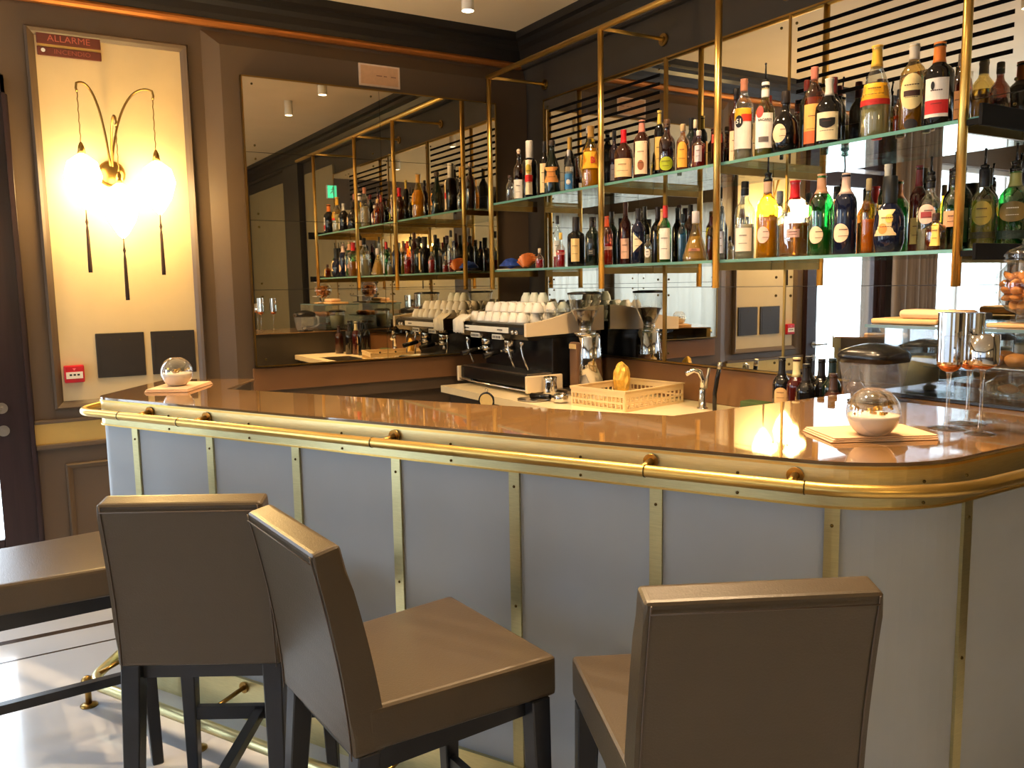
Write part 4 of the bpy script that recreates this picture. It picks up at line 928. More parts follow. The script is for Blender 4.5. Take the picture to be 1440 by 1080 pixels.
U('r3', 2.480, -.150, .29, .033, 'wine', 'black', 'dark bottle at the back behind the amber one', cap=((110, 40, 40), .78, 'foil'))
Lo('r4', .960, -.170, .27, .036, 'std', 'black', 'dark bottle at the back of the first bay, lower shelf', cap=((60, 40, 60), .8), labels=[('rect', .1, .5, .9, (150, 150, 170))])
Lo('r5', 1.130, -.180, .285, .033, 'wine', 'dkgreen', 'dark green bottle at the back beside the second rod, lower shelf', cap=(BK, .78, 'foil'))
Lo('r6', 1.480, -.165, .28, .033, 'wine', 'black', 'black bottle behind the one with the triangular label', cap=((50, 30, 30), .78, 'foil'))
Lo('r7', 1.720, -.175, .27, .030, 'std', 'dkbrown', 'dark brown bottle behind the green one with red cap', cap=(BK, .82))
Lo('r8', 2.240, -.165, .28, .034, 'std', 'clear', 'clear bottle at the back behind the yellow one', cap=((200, 200, 200), .82), liq=((220, 214, 190), .5))
Lo('r9', 2.520, -.165, .27, .034, 'std', 'amber', 'amber bottle at the back behind the vivid green one', cap=(BK, .82), liq=((190, 110, 40), .5), labels=[('rect', .12, .45, .9, (236, 210, 160))])
# snack bags at the corner end of the lower shelf
t = thing('snack_bag', 'blue shiny snack bag lying at the corner end of the lower shelf', 'bag', (.345, -.33, ZL))
bm = nb(); n, mm = 12, 8; R_ = random.Random(4); g = [[None]*(mm+1) for _ in range(n+1)]; g2 = [[None]*(mm+1) for _ in range(n+1)]
for i in range(n+1):
    for j in range(mm+1):
        u, v = i/n*2-1, j/mm*2-1; h = (1-u*u)**.5*(1-v*v)**.4*.040+R_.uniform(0, .012)*(1-abs(u))
        g[i][j] = bm.verts.new((u*.065, v*.045, .022+h)); g2[i][j] = bm.verts.new((u*.065, v*.045, .004+.018*(1-(1-abs(u))*(1-abs(v)))))
for i in range(n):
    for j in range(mm): bm.faces.new((g[i][j], g[i+1][j], g[i+1][j+1], g[i][j+1])); bm.faces.new((g2[i][j], g2[i][j+1], g2[i+1][j+1], g2[i+1][j]))
for i in range(n):
    bm.faces.new((g[i][0], g2[i][0], g2[i+1][0], g[i+1][0])); bm.faces.new((g[i][mm], g[i+1][mm], g2[i+1][mm], g2[i][mm]))
for j in range(mm):
    bm.faces.new((g[0][j], g[0][j+1], g2[0][j+1], g2[0][j])); bm.faces.new((g[n][j], g2[n][j], g2[n][j+1], g[n][j+1]))
obj('pouch', bm, M['bluebag'], t)
bm = nb(); box(bm, -.075, .075, -.055, .05, .0, .004); obj('paper_sheet', bm, M['label_w'], t)
bm = nb(); n = 18; top, bot = [], []
for i in range(n+1):
    a = -1.15+2.3*i/n; r1 = .098+.006*(i % 2); z = .030*(i % 2)*.4
    top.append((bm.verts.new((math.sin(a)*r1, -.004+.020*(i % 2), .012+math.cos(a)*r1*.78)), bm.verts.new((math.sin(a)*r1, .022+.020*(i % 2), .012+math.cos(a)*r1*.78))))
    bot.append((bm.verts.new((math.sin(a)*.022, -.004+.004*(i % 2), .004+math.cos(a)*.012)), bm.verts.new((math.sin(a)*.022, .012+.004*(i % 2), .004+math.cos(a)*.012))))
for i in range(n):
    bm.faces.new((bot[i][0], bot[i+1][0], top[i+1][0], top[i][0])); bm.faces.new((bot[i][1], top[i][1], top[i+1][1], bot[i+1][1])); bm.faces.new((top[i][0], top[i+1][0], top[i+1][1], top[i][1])); bm.faces.new((bot[i][0], bot[i][1], bot[i+1][1], bot[i+1][0]))
for e in (0, n): bm.faces.new((bot[e][0], top[e][0], top[e][1], bot[e][1]))
o = obj('folded_fan', bm, M['orangebag'], None, loc=(.515, -.335, ZL)); tag(o, 'amber pleated fan-shaped decoration standing on the lower shelf beside the blue bag', 'decoration')
# ================================================================== back counter and what stands on it
WZ = .90
wt = thing('back_worktop', 'cream stone worktop running along the mirror wall behind the bar', 'worktop', (1.5, -.4, 0))
bm = nb(); SX0, SX1, SY0, SY1 = 1.93, 2.42, -.68, -.40
for (a0, a1, b0, b1) in [(.22, SX0, -.76, -.002), (SX1, 2.835, -.76, -.002), (SX0, SX1, -.76, SY0), (SX0, SX1, SY1, -.002)]: box(bm, a0, a1, b0, b1, .86, WZ)
obj('stone_slab', bm, M['marble'], wt, True)
bm = nb(); box(bm, .26, 2.83, -.72, -.70, .0, .859); box(bm, .26, .28, -.70, -.002, 0, .859); obj('cupboard_front', bm, M['wall_dark'], wt, True)
bm = nb()
for (a0, a1, b0, b1) in [(SX0, SX0+.012, SY0, SY1), (SX1-.012, SX1, SY0, SY1), (SX0, SX1, SY0, SY0+.012), (SX0, SX1, SY1-.012, SY1)]: box(bm, a0, a1, b0, b1, .72, .897)
box(bm, SX0, SX1, SY0, SY1, .71, .72)
obj('sink_basin', bm, M['steel'], wt, True)
# tap
t = thing('sink_tap', 'chrome tap with sloping spout behind the dish rack', 'tap', (1.852, -.215, WZ))
bm = nb(); lathe(bm, [(0, .026), (.008, .026), (.012, .018), (.09, .017), (.10, .014)], seg=18); obj('tap_body', bm, M['chrome'], t)
bm = nb(); tube(bm, [(0, 0, .085), (.0, 0, .14), (-.01, -.01, .175), (-.03, -.03, .185), (-.055, -.055, .165)], .0125, 12); obj('spout', bm, M['chrome'], t)
bm = nb(); cyl(bm, (.012, .006, .10), (.028, .012, .195), .009, .006, seg=10); obj('lever', bm, M['steel'], t)
t = thing('spray_hose', 'dark spray hose with steel nozzle standing beside the chrome tap', 'hose', (1.915, -.20, WZ))
bm = nb(); tube(bm, [(0, 0, 0), (0, 0, .08), (.01, .004, .15), (.02, .006, .20)], .010, 10); obj('hose', bm, M['black'], t)
bm = nb(); cyl(bm, (.02, .006, .195), (.024, .007, .225), .012, .009, seg=12); obj('nozzle', bm, M['steel'], t)
# ---------------------------------------------------------------- espresso machine
EX0, EX1, EY0, EY1 = .165, .95, -.615, -.10
em = thing('espresso_machine', 'two-group espresso machine in black, steel and cream under a heap of white cups', 'espresso machine', ((EX0+EX1)/2, (EY0+EY1)/2, WZ))
bm = nb(); box(bm, EX0+.02, EX1-.03, EY0+.19, EY1, WZ+.03, 1.205, bev=.006); obj('body', bm, M['black'], em, True)
bm = nb(); box(bm, EX0, EX1-.02, EY0+.02, EY0+.20, WZ+.035, WZ+.105, bev=.006); obj('drip_tray_housing', bm, M['black'], em, True)
bm = nb(); box(bm, EX0+.02, EX1-.04, EY0+.03, EY0+.19, WZ+.1055, WZ+.112); obj('drip_grate', bm, M['steel'], em, True)
bm = nb(); tube(bm, [(EX0-.004, EY0+.012, WZ+.105), (EX0-.004, EY0+.012, WZ+.045), (EX0+.02, EY0+.010, WZ+.024), (EX1-.02, EY0+.010, WZ+.024)], .0045, 8); obj('chrome_trim', bm, M['chrome'], em, True)
bm = nb()
for (x, y) in [(EX0+.06, EY0+.08), (EX1-.08, EY0+.08), (EX0+.06, EY1-.06), (EX1-.08, EY1-.06)]: cyl(bm, (x, y, WZ), (x, y, WZ+.04), .02, seg=14)
obj('foot', bm, M['black'], em, True)
# head with steel front strip and curved cream side panels
bm = nb(); prof = [(EY0+.01, 1.225), (EY0+.01, 1.262), (EY0+.03, 1.275), (EY1, 1.275), (EY1, 1.205), (EY0+.12, 1.205), (EY0+.10, 1.19), (EY0+.03, 1.195)]
profile_prism(bm, prof, 'x', EX0+.012, EX1-.02); obj('group_head_housing', bm, M['black'], em, True)
bm = nb(); box(bm, EX0+.05, EX1-.19, EY0+.002, EY0+.010, 1.228, 1.259, bev=.002); obj('front_plate', bm, M['white'], em, True, label='pale front plate with two dark badges')
bm = nb(); 
for x in (EX0+.10, EX1-.30): box(bm, x, x+.055, EY0+.0, EY0+.002, 1.241, 1.247)
obj('badge', bm, M['ink'], em, True)
for x in (EX0+.15, EX0+.40):
    bm = nb(); box(bm, x, x+.105, EY0+.015, EY0+.035, 1.188, 1.216, bev=.002); kp = obj('keypad', bm, M['white'], em, True)
    bm = nb()
    for k in range(5): box(bm, x+.012+k*.018, x+.022+k*.018, EY0+.0135, EY0+.015, 1.194, 1.208)
    obj('button', bm, M['ink'], kp, True)
for s, (xa, xb) in enumerate([(EX0-.012, EX0+.010), (EX1-.018, EX1+.004)]):
    bm = nb(); pr = [(EY0, 1.215), (EY0, 1.288)]
    for i in range(1, 11):
        u = i/10; pr.append((EY0+u*(EY1+.005-EY0)*1.0, 1.288+.085*(u*u*(3-2*u))))
    pr += [(EY1+.005, 1.235), (EY1-.16, 1.228), (EY0+.25, 1.222)]
    profile_prism(bm, pr, 'x', xa, xb); bmesh.ops.bevel(bm, geom=bm.edges[:], offset=.002, segments=1, affect='EDGES'); obj('side_panel', bm, M['creamplate'], em, True, label='cream side panel with curved top')
    bm = nb(); box(bm, xa, xb, EY0, EY0+.235, WZ+.012, WZ+.105, bev=.006); obj('lower_side_panel', bm, M['creamplate'], em, True)
for x in (EX0+.20, EX0+.46):
    bm = nb(); yy = EY0+.10; cyl(bm, (x, yy, 1.20), (x, yy, 1.135), .036, .032, seg=20); g_ = obj('group_head', bm, M['chrome'], em, True)
    bm = nb(); cyl(bm, (x, yy, 1.137), (x, yy, 1.108), .036, .031, seg=20); cyl(bm, (x, yy, 1.108), (x-.012, yy, 1.08), .008, seg=8); cyl(bm, (x, yy, 1.108), (x+.012, yy, 1.08), .008, seg=8); cyl(bm, (x, yy-.03, 1.125), (x, yy-.075, 1.118), .008, seg=8); pf = obj('portafilter', bm, M['chrome'], em, True)
    bm = nb(); cyl(bm, (x, yy-.07, 1.119), (x, yy-.175, 1.098), .013, .015, seg=12); obj('portafilter_handle', bm, M['black'], pf, True)
for x in (EX0+.05, EX1-.12, EX1-.26):
    bm = nb(); tube(bm, [(x, EY0+.06, 1.19), (x, EY0+.045, 1.15), (x+.01, EY0+.05, 1.10), (x+.045, EY0+.06, 1.03)], .005, 8); sphere(bm, (x, EY0+.05, 1.175), .014, u=10, v=8); obj('steam_wand', bm, M['chrome'], em, True)
bm = nb(); sphere(bm, (EX1-.14, EY0+.005, 1.236), .013, u=12, v=8); sphere(bm, (EX1-.10, EY0+.005, 1.236), .013, u=12, v=8); obj('valve_knob', bm, M['chrome'], em, True)
bm = nb(); box(bm, EX0+.01, EX1-.02, EY0+.04, EY1-.005, 1.2755, 1.281); obj('cup_tray', bm, M['steel'], em, True)
# white cups heaped on the machine
cup = thing('espresso_cup', 'x', 'cup', (0, 0, 0), 0, 'white cups stacked upside down on the espresso machine')
bm = nb(); lathe(bm, [(0, .036), (.004, .0365), (.030, .031), (.048, .021), (.052, .019), (.056, .019)], seg=20); obj('bowl', bm, M['white'], cup)
bm = nb(); tube(bm, [(.031, 0, .014), (.045, 0, .012), (.052, 0, .022), (.048, 0, .034), (.030, 0, .038)], .0035, 8); obj('handle', bm, M['white'], cup)
first = True; rc = random.Random(3)
rows_ = [(-.52, 'front'), (-.435, 'second'), (-.35, 'third'), (-.265, 'back')]
for layer, (z, nx) in enumerate([(1.2815, 8), (1.335, 8)]):
    for yy, rn_ in rows_:
        if layer == 1 and rn_ == 'front': continue
        for i in range(nx):
            x = .235+i*.088+(.02 if layer else 0)
            if x > .82: continue
            c = cup if first else copy_tree(cup); first = False
            c.location = (x, yy+rc.uniform(-.003, .003)+layer*.01, z); c.rotation_euler = (0, 0, 1.57+rc.uniform(-.5, .5))
            c['label'] = 'white china cup upside down in the %s layer on the espresso machine' % ('top' if layer else 'bottom')
            c['group'] = 'white cups in the %s layer on the espresso machine' % ('top' if layer else 'bottom')
for i in range(3):
    c = copy_tree(cup); c.location = (.47+i*.088, -.30, 1.389); c.rotation_euler = (0, 0, i*1.1)
    c['label'] = 'white china cup crowning the heap on the espresso machine'; c['group'] = 'white cups crowning the heap'
# cloth over the left edge of the machine
bm = nb(); n = 10; rows = []
for i in range(n+1):
    u = i/n; x = EX0-.02+.135*u
    col = []
    for (y, z) in [(EY0-.004, 1.215), (EY0-.006, 1.285), (EY0+.02, 1.30), (EY0+.05, 1.32)]:
        col.append((x, y-.009+.003*math.sin(i*1.7), z+.004*math.sin(i*2.3)))
    rows.append(col)
Fv = [[bm.verts.new(p) for p in r] for r in rows]; Bv = [[bm.verts.new((p[0], p[1]+.006, p[2]-.005)) for p in r] for r in rows]
for i in range(n):
    for j in range(3):
        for L_ in (Fv, Bv): f = bm.faces.new((L_[i][j], L_[i+1][j], L_[i+1][j+1], L_[i][j+1])); f.smooth = True
    bm.faces.new((Fv[i][0], Bv[i][0], Bv[i+1][0], Fv[i+1][0])); bm.faces.new((Fv[i][3], Fv[i+1][3], Bv[i+1][3], Bv[i][3]))
for e in (0, n): 
    for j in range(3): bm.faces.new((Fv[e][j], Fv[e][j+1], Bv[e][j+1], Bv[e][j]))
solo('folded_cloth', bm, M['cloth'], 'white cloth hanging over the corner-side edge of the espresso machine', 'cloth')
# glass jar-like tumblers at the machine's right
gl = thing('glass_tumbler', 'x', 'glass', (0, 0, 0), 0, 'small glasses standing at the near end of the espresso machine top')
bm = nb(); lathe(bm, [(0, .026), (.075, .030)], seg=18, cap1=False); obj('glass_body', bm, M['glass'], gl)
for k, (x, y) in enumerate([(.893, -.20), (.893, -.27), (.893, -.34), (.893, -.41)]):
    c = gl if k == 0 else copy_tree(gl); c.location = (x, y, 1.2825); c['label'] = 'small clear glass at the grinder end of the espresso machine top'
# ---------------------------------------------------------------- grinder
gx, gy = 1.050, -.30
t = thing('coffee_grinder', 'coffee grinder with brown column and clear hopper of dark beans', 'coffee grinder', (gx, gy, WZ))
bm = nb(); box(bm, gx-.085, gx+.085, gy-.13, gy+.10, WZ, WZ+.03, bev=.008); obj('base', bm, M['steel'], t, True)
bm = nb(); lathe(bm, [(.03, .078), (.20, .068), (.31, .060), (.325, .05)], (gx+.012, gy+.02, WZ), 28); obj('motor_body', bm, M['chrome'], t, True)
bm = nb(); rbox(bm, (gx-.022, gy-.050, WZ+.155), (.065, .03, .25), 0, .006); obj('front_cover', bm, cm((128, 96, 72), .35, .3), t, True)
bm = nb(); box(bm, gx-.052, gx+.008, gy-.069, gy-.0652, WZ+.245, WZ+.27); obj('name_label', bm, cm((222, 190, 130)), t, True)
bm = nb(); cyl(bm, (gx, gy, WZ+.315), (gx, gy, WZ+.335), .058, seg=24); cyl(bm, (gx, gy, WZ+.335), (gx, gy, WZ+.36), .034, seg=24); obj('hopper_collar', bm, M['chrome'], t, True)
bm = nb(); lathe(bm, [(.36, .034), (.45, .074), (.535, .090)], (gx, gy, WZ), 28, cap1=False); obj('hopper', bm, M['glass'], t, True)
bm = nb(); lathe(bm, [(.362, .030), (.448, .068), (.452, .05), (.455, .01)], (gx, gy, WZ), 24); obj('coffee_beans', bm, M['beans'], t, True)
bm = nb(); lathe(bm, [(.535, .094), (.545, .094), (.55, .06)], (gx, gy, WZ), 28); obj('hopper_lid', bm, M['black'], t, True)
t = thing('milk_jug', 'steel milk jug standing between the espresso machine and the grinder', 'jug', (1.005, -.50, WZ))
bm = nb(); lathe(bm, [(0, .036), (.02, .040), (.07, .034), (.10, .037), (.101, .034), (.07, .031), (.02, .037)], seg=20, cap1=True); obj('jug_body', bm, M['chrome'], t)
bm = nb(); tube(bm, [(.030, -.012, .085), (.055, -.022, .08), (.06, -.024, .05), (.036, -.014, .03)], .004, 8); obj('handle', bm, M['chrome'], t)
# portafilter lying on the worktop
t = thing('loose_portafilter', 'black-handled portafilter lying on the worktop in front of the machine', 'portafilter', (1.24, -.62, WZ), math.radians(12))
bm = nb(); lathe(bm, [(.004, .030), (.008, .036), (.045, .036), (.046, .031), (.012, .028)], (.03, 0, 0), 22); obj('filter_basket', bm, M['chrome'], t)
bm = nb(); cyl(bm, (-.005, 0, .028), (-.05, 0, .024), .007, seg=10); cyl(bm, (-.045, 0, .024), (-.18, 0, .018), .0135, .016, seg=12); obj('handle', bm, M['black'], t)
t = thing('serving_tray', 'small round steel tray lying under the portafilter', 'tray', (1.10, -.665, WZ))
bm = nb(); lathe(bm, [(0, .075), (.003, .085), (.008, .088), (.006, .083), (.003, .075)], seg=30); obj('dish', bm, M['steel'], t)
# round dial at the worktop edge
t = thing('round_dial', 'small round dial with black rim and ring, leaning on the front edge of the worktop', 'dial', (.815, -.785, WZ-.075), math.radians(35))
bm = nb(); n = 28; bmt = nb(); bmesh.ops.create_circle(bmt, segments=8, radius=.006); bmt.free()
tube(bm, [(math.cos(2*PI*i/n)*.042, 0, .050+math.sin(2*PI*i/n)*.042) for i in range(n+1)], .0065, 8); obj('rim', bm, M['black'], t)
bm = nb(); cyl(bm, (0, -.005, .054), (0, .006, .054), .041, seg=28); obj('face', bm, cm((206, 178, 120), .3), t)
bm = nb(); tube(bm, [(math.cos(2*PI*i/12)*.009, 0, .108+math.sin(2*PI*i/12)*.010) for i in range(13)], .002, 6); obj('ring', bm, M['steel'], t)
# dish rack
rk = thing('dish_rack', 'beige plastic dishwasher rack with square openings on the worktop', 'rack', (1.50, -.375, WZ), math.radians(10.5))
bm = nb(); Lx, Ly, Hh, tk = .34, .44, .092, .007
def lattice(a0, a1, fix, horiz):
    """one side wall of the rack: rails and little posts, square openings"""
    n = 13
    zs = [(0, .012), (.034, .042), (.066, .092)]
    for z0, z1 in zs:
        if horiz: box(bm, a0, a1, fix-tk/2, fix+tk/2, z0, z1)
        else: box(bm, fix-tk/2, fix+tk/2, a0, a1, z0, z1)
    for k in range(n+1):
        c = a0+(a1-a0)*k/n
        for z0, z1 in ((.012, .034), (.042, .066)):
            w_ = .005 if 0 < k < n else .02
            if horiz: box(bm, max(a0, c-w_/2), min(a1, c+w_/2), fix-tk/2, fix+tk/2, z0, z1)
            else: box(bm, fix-tk/2, fix+tk/2, max(a0, c-w_/2), min(a1, c+w_/2), z0, z1)
lattice(-Lx/2, Lx/2, -Ly/2, True); lattice(-Lx/2, Lx/2, Ly/2, True); lattice(-Ly/2, Ly/2, -Lx/2, False); lattice(-Ly/2, Ly/2, Lx/2, False)
obj('side_walls', bm, M['beige_plastic'], rk)
bm = nb()
for k in range(9): box(bm, -Lx/2+.005, Lx/2-.005, -Ly/2+.02+k*.049, -Ly/2+.028+k*.049, .004, .010)
for k in range(7): box(bm, -Lx/2+.02+k*.049, -Lx/2+.028+k*.049, -Ly/2+.005, Ly/2-.005, .006, .012)
obj('floor_grid', bm, M['beige_plastic'], rk)
bm = nb(); box(bm, -Lx/2-.006, Lx/2+.006, -Ly/2-.006, -Ly/2-.003, .084, .092)
for (a0, a1, b0, b1) in [(-Lx/2-.007, Lx/2+.007, -Ly/2-.007, -Ly/2+.007), (-Lx/2-.007, Lx/2+.007, Ly/2-.007, Ly/2+.007), (-Lx/2-.007, -Lx/2+.007, -Ly/2+.0075, Ly/2-.0075), (Lx/2-.007, Lx/2+.007, -Ly/2+.0075, Ly/2-.0075)]: box(bm, a0, a1, b0, b1, .0925, .098)
obj('rim', bm, M['beige_plastic'], rk)
t = thing('foil_packet', 'crumpled yellow foil packet standing in the dish rack', 'packet', (1.36, -.30, WZ+.0125), .3)
bm = nb(); bmesh.ops.create_icosphere(bm, subdivisions=3, radius=.055); R_ = random.Random(9)
for v in bm.verts:
    v.co.x *= .85; v.co.y *= .55; v.co.z = v.co.z*1.65+.091; v.co += Vector((R_.uniform(-1, 1), R_.uniform(-1, 1), R_.uniform(-.6, .6)))*.005
obj('foil', bm, M['yellowbag'], t)
t = thing('wash_cloth', 'folded teal cloth beside the sink', 'cloth', (2.135, -.19, WZ), .2)
bm = nb(); rbox(bm, (0, 0, .010), (.19, .13, .018), 0, .006); rbox(bm, (.0, .01, .027), (.15, .10, .014), .15, .005); obj('folds', bm, M['teal_cloth'], t)
t = thing('sponge', 'dark olive sponge lying on the teal cloth', 'sponge', (2.14, -.175, WZ+.0345), .1)
bm = nb(); rbox(bm, (0, 0, .016), (.12, .075, .032), 0, .006); obj('block', bm, M['green_cloth'], t)
# wine bottles on the worktop
WG = 'dark wine bottles beside the sink'
wb = [(2.385, -.30, .285, .036, 'black', (22, 20, 22), [('arch', .36, .58, .7, (196, 160, 110)), ('rect', .06, .30, .7, (180, 140, 84))], 'wine bottle with two tan labels, first in the row by the sink'),
      (2.470, -.315, .290, .036, 'dkred', (206, 196, 150), [('rect', .06, .48, .34, (230, 214, 170), .4)], 'wine bottle with narrow cream label and pale neck foil'),
      (2.455, -.225, .288, .035, 'black', (26, 24, 26), [], 'unlabelled dark bottle in the rear row by the sink'),
      (2.545, -.260, .286, .036, 'black', (20, 18, 22), [], 'plain black bottle in the middle of the wine bottles'),
      (2.545, -.350, .272, .037, 'black', (30, 28, 32), [], 'plain black bottle standing foremost among the wine bottles'),
      (2.625, -.300, .296, .036, 'dkgreen', (24, 40, 44), [], 'dark bottle with teal-black foil among the wine bottles'),
      (2.715, -.285, .292, .038, 'dkbrown', (26, 22, 24), [], 'brownish wine bottle nearest the blender'),
      (2.700, -.390, .250, .037, 'dkbrown', (60, 44, 40), [], 'brown bottle in front of the one nearest the blender')]
for (x, y, H, R, g, cc, lb, tx) in wb:
    bottle(x, y, WZ, H, R, 'wine', g, tx, cap=(cc, .74, 'foil'), labels=lb, group=WG, name='wine_bottle')
# ================================================================== on the bar top
BZ = 1.100
def napkin(label, x, y, deg, sx, sy):
    t = thing('paper_napkin', label, 'napkin', (x, y, BZ), math.radians(deg))
    for k in range(3):
        bm = nb(); rbox(bm, (.002*k, .001*k, .0025+.0042*k), (sx-.004*k, sy-.003*k, .0034), .012*k, .001); obj('fold', bm, M['napkin'], t)
    return t
def candle(label, x, y, z, R, fill):
    t = thing('candle_bowl', label, 'candle holder', (x, y, z))
    k = .90
    a0, a1 = -1.10, 1.15
    pr = [(R*k*(math.sin(a0)-math.sin(a0))+0, R*math.cos(a0)*.98)]
    pr = []
    for i in range(15):
        a = a0+(a1-a0)*i/14; pr.append((R*(math.sin(a)-math.sin(a0)), R*math.cos(a)))
    bm = nb(); lathe(bm, pr, seg=32, cap1=False); obj('glass_bowl', bm, M['glass'], t)
    pr = []
    for i in range(10):
        a = a0+.03+(fill-a0)*i/9; pr.append((R*(math.sin(a)-math.sin(a0)), (R-.003)*math.cos(a)))
    bm = nb(); lathe(bm, pr, seg=28); obj('frosted_filling', bm, M['wax'], t)
    ztop = pr[-1][0]
    bm = nb(); R_ = random.Random(5)
    for i in range(26):
        a = R_.uniform(0, 2*PI); r = R_.uniform(0, (R-.012)*math.cos(fill)); s = R_.uniform(.004, .008); rbox(bm, (r*math.cos(a), r*math.sin(a), ztop+s*.7+R_.uniform(0, .012)), (s, s, s), a, 0)
    obj('gold_flakes', bm, cm((206, 160, 70), .25, .8), t)['kind'] = 'stuff'
    return t
nz = BZ+.0131
napkin('peach paper napkin under the candle bowl at the far end of the bar', 1.115, -2.385, 148, .27, .17)
candle('small glass candle bowl on the napkin at the far end of the bar', 1.125, -2.395, nz, .062, -.1)
napkin('folded peach napkin under the candle bowl near the rounded bar corner', 3.372, -1.130, 62, .27, .17)
candle('round glass candle bowl half filled white, near the rounded bar corner', 3.412, -1.170, nz, .063, -.12)
# goblets
gb = thing('stem_goblet', 'tall clear-stemmed goblet with ridged silver cup nearest the candle bowl', 'goblet', (3.430, -.884, BZ), 0, 'stemmed goblets with mirrored cups')
bm = nb(); lathe(bm, [(0, .047), (.002, .048), (.005, .030), (.009, .010), (.016, .0055), (.10, .0045), (.145, .006), (.156, .012)], seg=26); obj('stem_and_foot', bm, M['glass'], gb)
bm = nb(); lathe(bm, [(.150, .008), (.156, .020), (.165, .0285), (.172, .030)], seg=26); obj('copper_collar', bm, cm((206, 130, 80), .15, 1.), gb)
bm = nb(); n = 40; rings = []
for (z, r) in [(.170, .0285), (.178, .0305), (.246, .0305), (.2465, .0312), (.305, .0312), (.305, .0295), (.18, .0285)]:
    rings.append([bm.verts.new(((r+(.0009 if i % 2 else 0))*math.cos(2*PI*i/n), (r+(.0009 if i % 2 else 0))*math.sin(2*PI*i/n), z)) for i in range(n)])
for a, b in zip(rings, rings[1:]):
    for i in range(n): f = bm.faces.new((a[i], a[(i+1) % n], b[(i+1) % n], b[i]))
bm.faces.new(rings[-1]); bm.faces.new(list(reversed(rings[0]))); obj('mirrored_cup', bm, M['chrome'], gb)
g2 = copy_tree(gb); g2.location = (3.418, -.770, BZ); g2.scale = (1, 1, .985); g2['label'] = 'tall silver-cupped goblet standing just behind the nearest goblet'
g3 = thing('stem_goblet', 'shorter silver-cupped goblet beside the pastry case', 'goblet', (3.520, -.890, BZ), 0, 'stemmed goblets with mirrored cups')
bm = nb(); lathe(bm, [(0, .036), (.002, .037), (.005, .025), (.009, .009), (.016, .005), (.10, .0042), (.160, .006), (.170, .012)], seg=26); obj('stem_and_foot', bm, M['glass'], g3)
bm = nb(); lathe(bm, [(.164, .008), (.170, .022), (.178, .034)], seg=26); obj('copper_collar', bm, cm((206, 130, 80), .15, 1.), g3)
bm = nb(); lathe(bm, [(.176, .033), (.182, .036), (.252, .036), (.252, .034), (.186, .033)], seg=30); obj('mirrored_cup', bm, M['chrome'], g3)
# blender
bx_, by_ = 3.010, -.60
t = thing('blender_jug', 'large clear blender jug with black lid behind the candle bowl', 'blender', (bx_, by_, BZ))
bm = nb(); lathe(bm, [(.006, .060, .4), (.02, .070, .5), (.10, .082, .5), (.155, .090, .5)], seg=32, cap1=False); obj('clear_jug', bm, hazy('hazy_blender_plastic'), t)
bm = nb(); lathe(bm, [(0, .062, .4), (.006, .066, .4), (.008, .05, .3)], seg=28); obj('rubber_base', bm, M['black'], t)
bm = nb(); lathe(bm, [(.130, .0875, .5), (.152, .091, .5), (.166, .084, .4), (.178, .062, .2), (.186, .038), (.189, .02)], seg=32); obj('lid', bm, M['black'], t)
bm = nb(); cyl(bm, (0, 0, .01), (0, 0, .03), .02); 
for a in (0, PI/2): rbox(bm, (0, 0, .034), (.06, .010, .003), a, 0, Matrix.Rotation(.3, 4, 'Y'))
obj('blade', bm, M['steel'], t)
bm = nb(); tube(bm, [(-.060, .06, .14), (-.09, .095, .13), (-.095, .10, .06), (-.055, .055, .03)], .009, 8); obj('handle', bm, hazy('hazy_handle_plastic'), t)
# pastry display case
CX0, CX1, CY0, CY1, CZ0, CZ1 = 2.875, 3.60, -.445, -.125, BZ, 1.340
pc = thing('pastry_case', 'glass pastry display case at the wall end of the bar', 'display case', ((CX0+CX1)/2, (CY0+CY1)/2, BZ))
bm = nb(); box(bm, CX0-.004, CX1, CY0-.006, CY1, BZ, BZ+.014, bev=.003); obj('base', bm, M['black'], pc, True)
bm = nb(); box(bm, CX0-.006, CX1+.006, CY0-.008, CY1+.006, CZ1-.010, CZ1); obj('glass_top', bm, M['glass_case'], pc, True)
bm = nb(); box(bm, CX0-.0065, CX1+.006, CY0-.0095, CY0-.0082, CZ1-.010, CZ1); box(bm, CX0-.0078, CX0-.0062, CY0-.008, CY1, CZ1-.010, CZ1); obj('top_edge', bm, cm((96, 122, 130), .15), pc, True)
for (a0, a1, b0, b1) in [(CX0, CX1, CY0-.003, CY0+.002), (CX0-.002, CX0+.003, CY0+.003, CY1), (CX1-.003, CX1+.002, CY0+.003, CY1)]:
    bm = nb(); box(bm, a0, a1, b0, b1, BZ+.0145, CZ1-.0105); obj('glass_panel', bm, M['glass_case'], pc, True)
bm = nb(); box(bm, CX0+.20, CX1-.006, CY0+.01, CY1-.02, 1.206, 1.211); obj('glass_shelf', bm, M['glass_case'], pc, True)
bm = nb(); rbox(bm, (3.37, -.29, 1.2155), (.36, .22, .006), 0, .002); solo('oven_tray', bm, M['steel'], 'flat steel tray of buns on the shelf inside the pastry case', 'tray')
bun = None
def mk_bun():
    t = thing('bun', 'x', 'pastry', (0, 0, 0), 0, 'round golden buns in the pastry case')
    bm = nb(); bmesh.ops.create_icosphere(bm, subdivisions=3, radius=.034)
    for v in bm.verts:
        n_ = .0018*math.sin(v.co.x*190)*math.cos(v.co.y*170); v.co *= 1+n_/.034
        v.co.z = v.co.z*.62+.0205 if v.co.z > -.02 else .0
    for f in bm.faces: f.smooth = True
    obj('crust', bm, M['bread'], t); return t
bun = mk_bun(); k = 0
